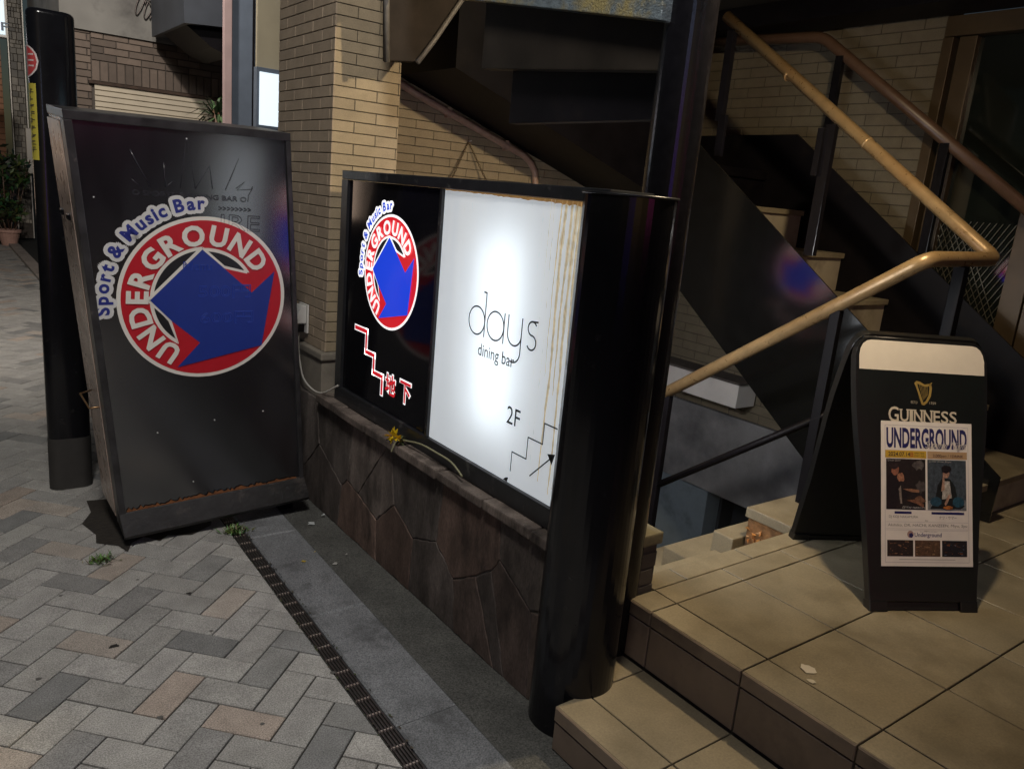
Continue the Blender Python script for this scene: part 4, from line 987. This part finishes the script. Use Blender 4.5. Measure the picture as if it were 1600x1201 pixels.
m.flat(PF, [(.203, .23), (.209, .28), (.214, .282), (.215, .235)], n1+.0009, (.42, .26, .2)); m.flat(PF, [(.236, .22), (.222, .19), (.216, .186), (.214, .193), (.228, .222)], n1+.0009, (.42, .26, .2)); blob(m, .226, .180, .016, .006, n1+.0012, (.42, .14, .03), seed=11)
m.text(PF, 'Special Guest Singer', n1+.001, (.5, .5, .5), box=(.16, .24, .318, .325), shear=.3); m.build('right_photo', M_photo, po)
rr = random.Random(77)
for i, (x0, x1, cA, cB) in enumerate(((.020, .107, (.022, .016, .014), (.24, .13, .07)), (.113, .199, (.11, .06, .035), (.30, .18, .10)), (.205, .291, (.012, .013, .018), (.20, .08, .03)))):
    m = MB(); z0, z1 = .030, .079; m.flat(PF, [(x0, z0), (x1, z0), (x1, z1), (x0, z1)], n0, cA)
    for k in range(26):
        a = rr.uniform(x0+.003, x1-.012); b = rr.uniform(z0+.003, z1-.006); w = rr.uniform(.002, .011); h = rr.uniform(.0008, .004); f = rr.uniform(.2, 1.2); c = tuple(q*f for q in cB)
        if i == 2 and rr.random() < .35: c = (.10, .14, .22)
        m.flat(PF, [(a, b), (a+w, b+rr.uniform(-.002, .002)), (a+w, b+h), (a, b+h)], n0+.0002+.00002*k, c)
    m.build('venue_photo', M_photo, po)

# ================================================================== STICKERS ON THE STREET POST
def spt(s, z, off=.0012):
    h = .084-.045; r = .045+off
    if s >= 0: return Vector((.455-h+s, 3.80-r, z))
    a = -s/.045; return Vector((.455-h-r*math.sin(a), 3.80-r*math.cos(a), z))
def wrap(m, s0, s1, top, bot, col, n=18, off=.0012):
    for k in range(n):
        a, b = s0+(s1-s0)*k/n, s0+(s1-s0)*(k+1)/n
        m.face([spt(a, bot(a), off), spt(b, bot(b), off), spt(b, top(b), off), spt(a, top(a), off)], col)
m = MB(); zc = PY(50, 95, 3.755).z; rc = .062
cs = -.074
hh = lambda rr_: (lambda s: math.sqrt(max(0, rr_*rr_-(s-cs)**2)))
wrap(m, cs-rc+.002, cs+rc, lambda s: zc+hh(rc)(s), lambda s: zc-hh(rc)(s), (.55, .50, .48))
wrap(m, cs-rc+.008, cs+rc-.006, lambda s: zc+hh(rc-.006)(s), lambda s: zc-hh(rc-.006)(s), (.40, .05, .05), off=.0018)
for dz in (-.02, .0, .022): wrap(m, cs+.02, cs+.045, lambda s: zc+dz+.006, lambda s: zc+dz, (.5, .42, .4), 4, .0022)
tag(m.build('round_sticker', M_attr), 'round red and white sticker wrapped round the edge of the black street post', 'sticker')
m = MB(); z1, z0 = PY(52, 130, 3.755).z, PY(56, 250, 3.755).z
wrap(m, -.068, -.026, lambda s: z1, lambda s: z0, (.42, .36, .05), 10)
rr = random.Random(6)
for k in range(9):
    z = z1-.02-k*(z1-z0-.04)/9
    for q in range(3):
        s_ = -.061+rr.random()*.014; zz = z-rr.random()*.018
        wrap(m, s_, s_+.014, lambda s: zz+.004, lambda s: zz, (.06, .05, .03), 2, .0018)
    wrap(m, -.054, -.050, lambda s: z, lambda s: z-.02, (.06, .05, .03), 1, .0019)
tag(m.build('yellow_sticker', M_attr), 'tall yellow notice strip with dark writing stuck on the black street post', 'sticker')

# ================================================================== STREET BEHIND
YB = 9.0
a0, a1 = PY(117, 42, YB), PY(347, 88, YB); sh0, sh1 = PY(147, 132, YB), PY(340, 158, YB)
zb, zs = (a0.z+a1.z)/2, (sh0.z+sh1.z)/2
fb = thing('brick_building', (2.1, YB+1, 0), 'dim building with brown bricks under grey render and a cream roller shutter across the lane', 'building')
m = MB(); m.box(1.15, 3.6, YB, YB+2.5, 0, zb); m.build('core', M_mortar, fb)
m = MB(); m.box(1.15, 3.6, YB-.04, YB+2.5, zb+.001, 6.0); m.build('rendered_wall', M_render, fb)
m = MB(); FBk = FY(YB); BB = (.125, .095, .075)
bricks(m, FBk, 1.15, sh0.x-.02, 0, zb, .225, .066, .008, BB, var=.35, dep=.012)
bricks(m, FBk, sh0.x-.02, 3.5, zs+.22, zb, .225, .066, .008, BB, var=.35, dep=.012)
u = sh0.x-.02
while u < 3.4: m.slab(FBk, inset([(u, zs+.03), (u+.075, zs+.03), (u+.075, zs+.22), (u, zs+.22)], .004), -.004, .012, .003, tint(BB, .35), .002); u += .075
m.build('brick_facing', M_brick, fb)
m = MB(); z = zs
while z > .05: m.prism(Fr((0, YB, 0), (0, -1, 0), (0, 0, 1), (1, 0, 0)), [(.012, z-.050), (.030, z-.046), (.030, z-.006), (.012, z)], sh0.x, 3.3); z -= .052
m.build('roller_shutter', M_shutter, fb)
m = MB(); m.box(sh0.x-.05, 3.4, YB-.05, YB-.0, zs+.001, zs+.028); m.build('shutter_lintel', mat('rusty_lintel', (.045, .026, .017), .8, var=.6, vs=30), fb)
m = MB(); rr = random.Random(31)
for k in range(5):
    c = PY(222+k*14, 14+k*6+rr.uniform(-6, 6), YB-.06); P = []
    for j in range(9):
        w = j*.9+k; P.append(c+Vector((math.cos(w)*.075*(1-j*.05), 0, math.sin(w*1.3)*.10)))
    m.tube(smooth(P, 4), .006, 5)
m.build('iron_scribble', M_steel_dark, fb)
aw = thing('awning_box', tuple(PY(318, 40, 7.6)), 'dark boxed awning jutting out beside the grey render wall', 'awning')
q = [PY(x, y, 7.6) for x, y in [(286, -60), (288, 36), (360, 44), (360, -60)]]
m = MB(); m.prism(FY(7.6), [(p.x, p.z) for p in q], 0, -1.2); m.build('box', mat('awning_paint', (.04, .046, .058), .5, var=.2, vs=5), aw)
q = [PY(x, y, 7.7) for x, y in [(290, 38), (330, 74), (360, 90), (360, 46)]]; m = MB(); m.prism(FY(7.7), [(p.x, p.z) for p in q], 0, -.8); m.build('bracket', M_soffit, aw)
cl = thing('steel_door_frame', (1.9, 6.1, 0), 'tall blue-grey steel column with a pinkish edge strip left of the brick pillar', 'column')
p, q = PY(361, 100, 6.0), PY(403, 100, 6.0)
m = MB(); m.box(p.x, q.x, 6.0, 6.04, 0, 4.2, bev=.006); m.build('column', M_bluesteel, cl)
p2 = PY(348, 100, 6.0); m = MB(); m.box(p2.x, p.x-.002, 5.97, 6.01, 0, 4.2, bev=.004); m.build('edge_strip', M_pink, cl)
m = MB(); x_ = p.x+(q.x-p.x)*.78; m.box(x_, x_+.012, 5.985, 5.999, 0, 4.2); m.build('edge_groove', M_soffit, cl)
p = PY(402, 50, 5.6)
bwl = thing('beige_side_wall', (2.3, 5.7, 0), 'plain beige wall with a glowing white sign panel between the steel column and the brick pillar', 'wall')
m = MB(); m.box(p.x, 2.7, 5.6, 5.63, 0, 4.2); m.build('rendering', M_beige, bwl)
sgp = thing('window_sign', tuple(PY(420, 200, 5.5)), 'small glowing white sign panel on the beige wall left of the brick pillar', 'lit sign')
p, q = PY(406, 112, 5.53), PY(445, 200, 5.53)
m = MB(); m.box(p.x-.02, q.x, 5.535, 5.595, q.z-.03, p.z+.03, bev=.003); m.build('casing', M_bluesteel, sgp)
m = MB(); m.box(p.x, q.x-.01, 5.528, 5.534, q.z, p.z, (.80, .90, .95)); m.build('lit_face', mat('lit_sign_face', (.78, .90, .98), .4, emit=.8), sgp)
# far left: mosaic column, orange wall, lit sign, plants
b0 = PZ(42, 372, 0)
mc = thing('mosaic_column', (b0.x, b0.y, 0), 'slim mosaic tiled column with steel edges far down the lane at the left edge', 'column')
m = MB(); m.box(b0.x-.10, b0.x+.10, b0.y, b0.y+.3, 0, 5); m.build('core', M_mortar, mc)
m = MB(); rr = random.Random(2); z = .25
while z < 4.6:
    h = rr.choice([.06, .09, .12]); x = b0.x-.09
    while x < b0.x+.088:
        w = min(rr.choice([.04, .06, .09]), b0.x+.09-x)
        if w > .02: m.slab(FY(b0.y), inset([(x, z), (x+w, z), (x+w, z+h), (x, z+h)], .003), -.002, .012, .003, tint((.22, .20, .165), .6))
        x += w
    z += h
m.build('mosaic', M_tilecol, mc)
m = MB(); m.box(b0.x-.115, b0.x-.10, b0.y-.012, b0.y+.02, 0, 5); m.box(b0.x+.10, b0.x+.115, b0.y-.012, b0.y+.02, 0, 5); m.build('steel_edge', mat('pale_steel', (.5, .48, .44), .4, .7), mc)
p, q = PY(38, 200, b0.y-.03), PY(58, 272, b0.y-.03)
m = MB(); m.box(p.x, q.x, b0.y-.16, b0.y-.02, q.z, p.z, bev=.01); tag(m.build('meter_box', mat('meter_metal', (.4, .38, .34), .35, .6)), 'grey metal meter box fixed to the mosaic column', 'meter box')
p, q = PY(-60, 60, 15.5), PY(13, 290, 15.5)
ow = thing('orange_wall', (p.x, 15.6, 0), 'orange boarded house wall at the far left end of the lane', 'house wall')
m = MB(); m.box(p.x-1.5, q.x, 15.5, 15.7, 0, p.z+.5); m.build('backing', M_mortar, ow)
m = MB(); z = q.z-.2
while z < p.z: m.box(p.x-1.5, q.x, 15.46, 15.499, z, z+.085, tint((.55, .27, .15), .1), .006); z += .092
m.build('boards', M_orange, ow)
p, q = PY(-40, -20, 11.0), PY(12, 60, 11.0)
ls = thing('hanging_sign', (q.x, 11.0, q.z), 'glowing white projecting shop sign with a letter F beside the mosaic column', 'lit sign')
m = MB(); m.box(p.x, q.x, 11.0, 11.14, q.z, p.z, bev=.01); m.build('casing', M_white, ls)
m = MB(); m.box(p.x+.01, q.x-.02, 10.994, 10.999, q.z+.03, p.z-.02, (.72, .86, .95)); m.build('lit_face', mat('cool_lit_face', (.66, .82, .93), .4, emit=.7), ls)
p = PY(2, 48, 10.99); m = MB(); m.text(FY(10.992), 'F', 0, (.05, .09, .14), box=(p.x, p.x+.07, p.z, p.z+.09), off=.02); m.build('sign_letter', M_print, ls)
def shrub(name, c, r, n, label, cols, hz=1.0, seed=1, size=.05, pot=None):
    t = thing(name, c if not pot else pot, label, 'plant')
    m = MB(); rr = random.Random(seed); c = Vector(c)
    for k in range(n):
        d = Vector((rr.gauss(0, 1), rr.gauss(0, 1), rr.gauss(0, 1))).normalized(); p = c + Vector((d.x*r, d.y*r, d.z*r*hz))*(rr.random()**.5)*rr.uniform(.6, 1.1)
        a = Vector((rr.gauss(0, 1), rr.gauss(0, 1), rr.gauss(0, .6)+.3)).normalized(); b = a.cross(Vector((rr.random(), rr.random(), rr.random()))).normalized(); s_ = size*rr.uniform(.5, 1.3)
        m.face([p-a*s_, p+b*s_*.35, p+a*s_, p-b*s_*.35], tuple(v*rr.uniform(.5, 1.5) for v in rr.choice(cols)))
    m.build('foliage', M_leaf, t)
    m = MB()
    for k in range(6):
        e = c + Vector((rr.gauss(0, r*.5), rr.gauss(0, r*.5), rr.uniform(0, r*hz*.7))); base = Vector(pot if pot else (c.x, c.y, c.z-r*hz)); m.tube([base+Vector((0, 0, .05)), (base+e)/2+Vector((rr.gauss(0, .03), 0, 0)), e], .008, 5)
    m.build('stem', M_brownrail, t)
    return t
GRN = [(.045, .075, .03), (.06, .095, .035), (.03, .055, .025)]
pp = PZ(15, 383, 0)
t = shrub('potted_plant', (pp.x, pp.y, .55), .25, 420, 'leafy green plant in a pink pot on the far kerb', GRN, .9, 3, .07, (pp.x, pp.y, 0))
m = MB()
for k in range(20):
    a, b = 2*math.pi*k/20, 2*math.pi*(k+1)/20
    for (ra, za), (rb, zb_) in (((.10, 0), (.15, .20)), ((.17, .20), (.17, .24)), ((.15, .20), (.17, .20)), ((.17, .24), (.14, .24)), ((.14, .24), (.0, .22))):
        m.face([(pp.x+ra*math.cos(a), pp.y+ra*math.sin(a), za), (pp.x+ra*math.cos(b), pp.y+ra*math.sin(b), za), (pp.x+rb*math.cos(b), pp.y+rb*math.sin(b), zb_), (pp.x+rb*math.cos(a), pp.y+rb*math.sin(a), zb_)])
m.build('pot', M_terracotta, t)
c = PY(12, 268, 14.6); shrub('tall_shrub', (c.x, c.y, c.z), .38, 600, 'taller bush above the potted plant against the orange wall', GRN, 1.0, 5, .07, (c.x, c.y, 0))
c = PY(6, 345, 14.9); m = MB(); m.box(c.x-.28, c.x-.02, 14.9, 15.1, .5, 1.1, bev=.01); tag(m.build('ac_unit', M_bluesteel), 'grey boxed unit low on the orange wall behind the plants', 'unit')
# far kerb
m = MB(); m.box(1.02, 1.16, 3.9, 17, -.02, .035, (.30, .26, .23), .01); m.box(1.165, 1.6, 3.9, 8.9, -.02, .03, (.16, .155, .15), .004); struct(m.build('far_kerb', M_granite, origin=(1.1, 10, 0)))
# spiky plant by the shutter
c = PY(338, 172, 6.6); sk = thing('spiky_plant', (c.x, c.y, 0), 'spiky dark green plant in front of the roller shutter', 'plant')
m = MB(); rr = random.Random(13)
for k in range(70):
    a = rr.uniform(0, 2*math.pi); el = rr.uniform(-.5, 1.3); L = rr.uniform(.16, .32); d = Vector((math.cos(a)*math.cos(el), math.sin(a)*math.cos(el), math.sin(el)))
    w = d.cross(Vector((0, 0, 1))).normalized()*.009; b0_ = Vector((c.x, c.y, c.z-.05)); e = b0_+d*L-Vector((0, 0, .10*L/.3)); md = b0_+d*L*.55
    m.face([b0_-w, b0_+w, md+w], tint((.04, .075, .03), .4)); m.face([b0_-w, md+w, md-w], tint((.04, .075, .03), .4)); m.face([md-w, md+w, e], tint((.05, .09, .035), .4))
m.build('blades', M_leaf, sk); m = MB(); m.tube([(c.x, c.y, 0), (c.x, c.y, c.z)], .03, 8); m.build('trunk', M_brownrail, sk)

# ================================================================== SMALL THINGS ON THE GROUND AND WALL
fc = Vector((1.337, PX(622, 690, 1.337).y, .556))
fl = thing('yellow_flower', tuple(fc), 'wilted yellow flower lying on the cap stones below the lightbox', 'flower')
rr = random.Random(17); m = MB()
for (cx, cy, cz) in ((0, .020, .0), (-.004, -.022, .004)):
    c = fc+Vector((cx-.012, cy, cz))
    for k in range(15):
        d = Vector((rr.uniform(-1.1, .3), rr.gauss(0, .8), rr.gauss(.15, .55))).normalized(); s_ = rr.uniform(.022, .040); w = d.cross(Vector((rr.random(), rr.random(), 1))).normalized()*.0075
        m.face([c, c+d*s_*.5+w, c+d*s_, c+d*s_*.5-w], tint((.80, .56, .012), .25))
m.build('petals', M_petal, fl)
m = MB()
for k in range(16):
    d = Vector((rr.uniform(-.6, .6), rr.gauss(0, 1), rr.gauss(0, .35))).normalized(); s_ = rr.uniform(.02, .045); w = d.cross(Vector((0, .2, 1))).normalized()*.006; c = fc+Vector((.006, -.012, -.004))
    m.face([c, c+d*s_*.5+w, c+d*s_-Vector((0, 0, .006)), c+d*s_*.5-w], tint((.085, .10, .04), .4))
m.build('calyx', M_leaf, fl)
m = MB(); sP = [fc+Vector((0, -.02, -.004)), PX(655, 693, 1.338), PX(680, 706, 1.342), PX(705, 722, 1.345), PX(722, 744, 1.335)]
for p in sP[1:]: p.z = max(p.z, .545)
m.tube(smooth(sP), .0035, 6); m.tube(smooth([fc+Vector((-.004, -.01, -.006)), fc+Vector((-.022, -.012, -.022)), fc+Vector((-.03, -.008, -.05))]), .0035, 6); m.build('stem', mat('wilted_stem', (.20, .19, .11), .7), fl)
def tuft(px, n, seed, L, label, lowering=0):
    c = PZ(px[0], px[1], .002); t = MB(); rr = random.Random(seed)
    for k in range(n):
        p = c+Vector((rr.gauss(0, .022), rr.gauss(0, .016), 0)); a = rr.uniform(0, 6.28); d = Vector((math.cos(a), math.sin(a), rr.uniform(.2, 1.4))).normalized(); l_ = L*rr.uniform(.4, 1.1); w = d.cross(Vector((0, 0, 1))).normalized()*rr.uniform(.002, .0045)
        t.face([p, p+d*l_*.5+w, p+d*l_, p+d*l_*.5-w], tuple(v*rr.uniform(.6, 1.5) for v in (.085, .13, .035)))
    tag(t.build('weed_tuft', M_leaf), label, 'weed', 'weeds in the paving', kind='thing')
tuft((160, 876), 90, 1, .035, 'small bright green weed tuft growing between pavers before the leaning sign box')
tuft((368, 832), 120, 2, .04, 'thin weed sprig growing at the upper end of the drain grate')
def scrap(px, r, col, seed, name, label, cat, z=.0085):
    c = PZ(px[0], px[1], z); rr = random.Random(seed); m = MB()
    m.flat(F0, [(c.x+r*math.cos(.7*k)*rr.uniform(.4, 1.1), c.y+r*math.sin(.7*k)*rr.uniform(.4, 1.1)) for k in range(9)], z, col); m.flat(Fr((0, 0, z), (1, 0, .15), (0, 1, .1)), [(c.x-r*.5, c.y-r*.2), (c.x+r*.4, c.y-r*.3), (c.x+r*.3, c.y+r*.3)], .001-(c.x*.15+c.y*.1), col)
    tag(m.build(name, M_attr), label, cat)
scrap((487, 817), .022, (.40, .42, .42), 1, 'paper_scrap', 'crumpled pale paper scrap near the far end of the stone wall', 'litter'); scrap((524, 880), .012, (.33, .32, .30), 5, 'paper_scrap', 'tiny twisted paper scrap in the middle of the kerb path', 'litter')
scrap((474, 876), .010, (.40, .30, .02), 2, 'yellow_petal', 'fallen yellow petal on the granite kerb', 'petal')
for i, (px, r) in enumerate((((520, 1050), .009), ((95, 930), .008), ((250, 1120), .010), ((410, 1130), .007), ((330, 985), .006), ((60, 1060), .009), ((215, 905), .006))):
    c = PZ(px[0], px[1], .0008); rr = random.Random(140+i); m = MB(); m.flat(F0, [(c.x+r*math.cos(.5*k)*rr.uniform(.7, 1.1), c.y+r*.9*math.sin(.5*k)*rr.uniform(.7, 1.1)) for k in range(12)], .0009, (.09, .085, .078)); tag(m.build('gum_mark', M_attr), 'small flat grey gum spot trodden into the pale pavers', 'gum mark', 'trodden gum spots')
rr = random.Random(91); m = MB()
for k in range(70):
    y = rr.uniform(1.5, 3.0); x = XD(y)+rr.choice([rr.uniform(-.008, .002), rr.uniform(.046, .056)]); r = rr.uniform(.003, .009)
    m.flat(F0, [(x+r*.6*math.cos(1.2*q)*rr.uniform(.5, 1), y+r*math.sin(1.2*q)*rr.uniform(.5, 1)) for q in range(5)], .0072 if x > XD(y)+.03 else .0012, rr.choice([(.03, .028, .022), (.05, .06, .025), (.06, .05, .035)]))
tag(m.build('silt', M_attr, origin=(.92, 2.2, 0)), 'specks of dark silt and moss along both edges of the drain', 'dirt', kind='stuff')
for i, (px, r, lb_) in enumerate((((178, 1009), .020, 'black gum mark on a pink paver'), ((295, 926), .011, 'small dark gum mark on the pavers beside the drain'))):
    c = PZ(px[0], px[1], .0008); rr = random.Random(40+i); m = MB(); m.flat(F0, [(c.x+r*math.cos(.5*k)*rr.uniform(.5, 1.1), c.y+r*.7*math.sin(.5*k)*rr.uniform(.5, 1.1)) for k in range(12)], .0009, (.022, .02, .018)); tag(m.build('gum_mark', M_attr), lb_, 'gum mark', 'gum marks')

# ================================================================== LIT SIGNS ACROSS THE STREET (seen in the glossy paint)
def neon(name, x, y, z0, segs, w, face, label):
    t = thing(name, (x, y, 0), label, 'lit sign'); d = (Vector(face)-Vector((x, y, 0))); d.z = 0; d.normalize(); sd = Vector((-d.y, d.x, 0))
    F = Fr((x, y, 0), sd, (0, 0, 1), d); m = MB(); top = z0+sum(h for h, c in segs)
    m.fbox(F, -w/2-.03, w/2+.03, z0-.03, top+.03, -.14, -.002, bev=.01); m.fbox(F, -.03, .03, 0, z0-.03, -.10, -.04); m.build('casing', M_blackworn, t)
    z = z0
    for h, c in segs:
        m = MB(); m.fbox(F, -w/2, w/2, z+.01, z+h-.01, -.002, .01, c); m.build('lit_face', M_neon, t); z += h
    return t
M_neon = mat('neon_sign_face', attr=True, rough=.4, emit=5)
neon('street_sign', -1.0, -2.3, .9, [(.9, (.10, .05, .55)), (.7, (.30, .12, .50)), (.8, (.35, .45, .70))], .30, (1.4, 1.4, 0), 'violet and white upright lit sign across the street behind the viewer')
neon('street_sign', 1.9, -3.4, 1.3, [(.8, (.45, .05, .22)), (.7, (.60, .08, .06)), (.9, (.20, .50, .60))], .26, (1.56, 1.56, 0), 'red and cyan upright lit sign down the street behind the viewer')

neon('street_sign', -1.95, 10.6, .9, [(.7, (.55, .40, .30)), (.5, (.45, .70, .85)), (.9, (.75, .70, .75))], .55, (.5, 3.2, 0), 'tall pale pink and blue upright lit sign up the lane on the far side')
sl = thing('bulkhead_lamp', (1.56, 2.2, 1.22), 'small round white bulkhead lamp on the back of the lightbox over the basement stairs', 'lamp')
Fb = Fr((1.524, 2.2, 1.24), (0, 1, 0), (0, 0, 1), (1, 0, 0)); circ_ = lambda r: [(r*math.cos(2*math.pi*k/24), r*math.sin(2*math.pi*k/24)) for k in range(24)]
m = MB(); m.prism(Fb, circ_(.07), 0, .03, bev=.004); m.build('base', M_black, sl)
m = MB(); m.prism(Fb, circ_(.055), .031, .06, bev=.012); m.build('lens', mat('white_lamp_lens', (.9, .95, 1), .4, emit=4), sl)
lamp('stairwell_bulb', 'SPOT', (1.60, 2.2, 1.24), 58, (1, .97, .94), .05, (4.2, 3.0, -.15), 92, 1.0)
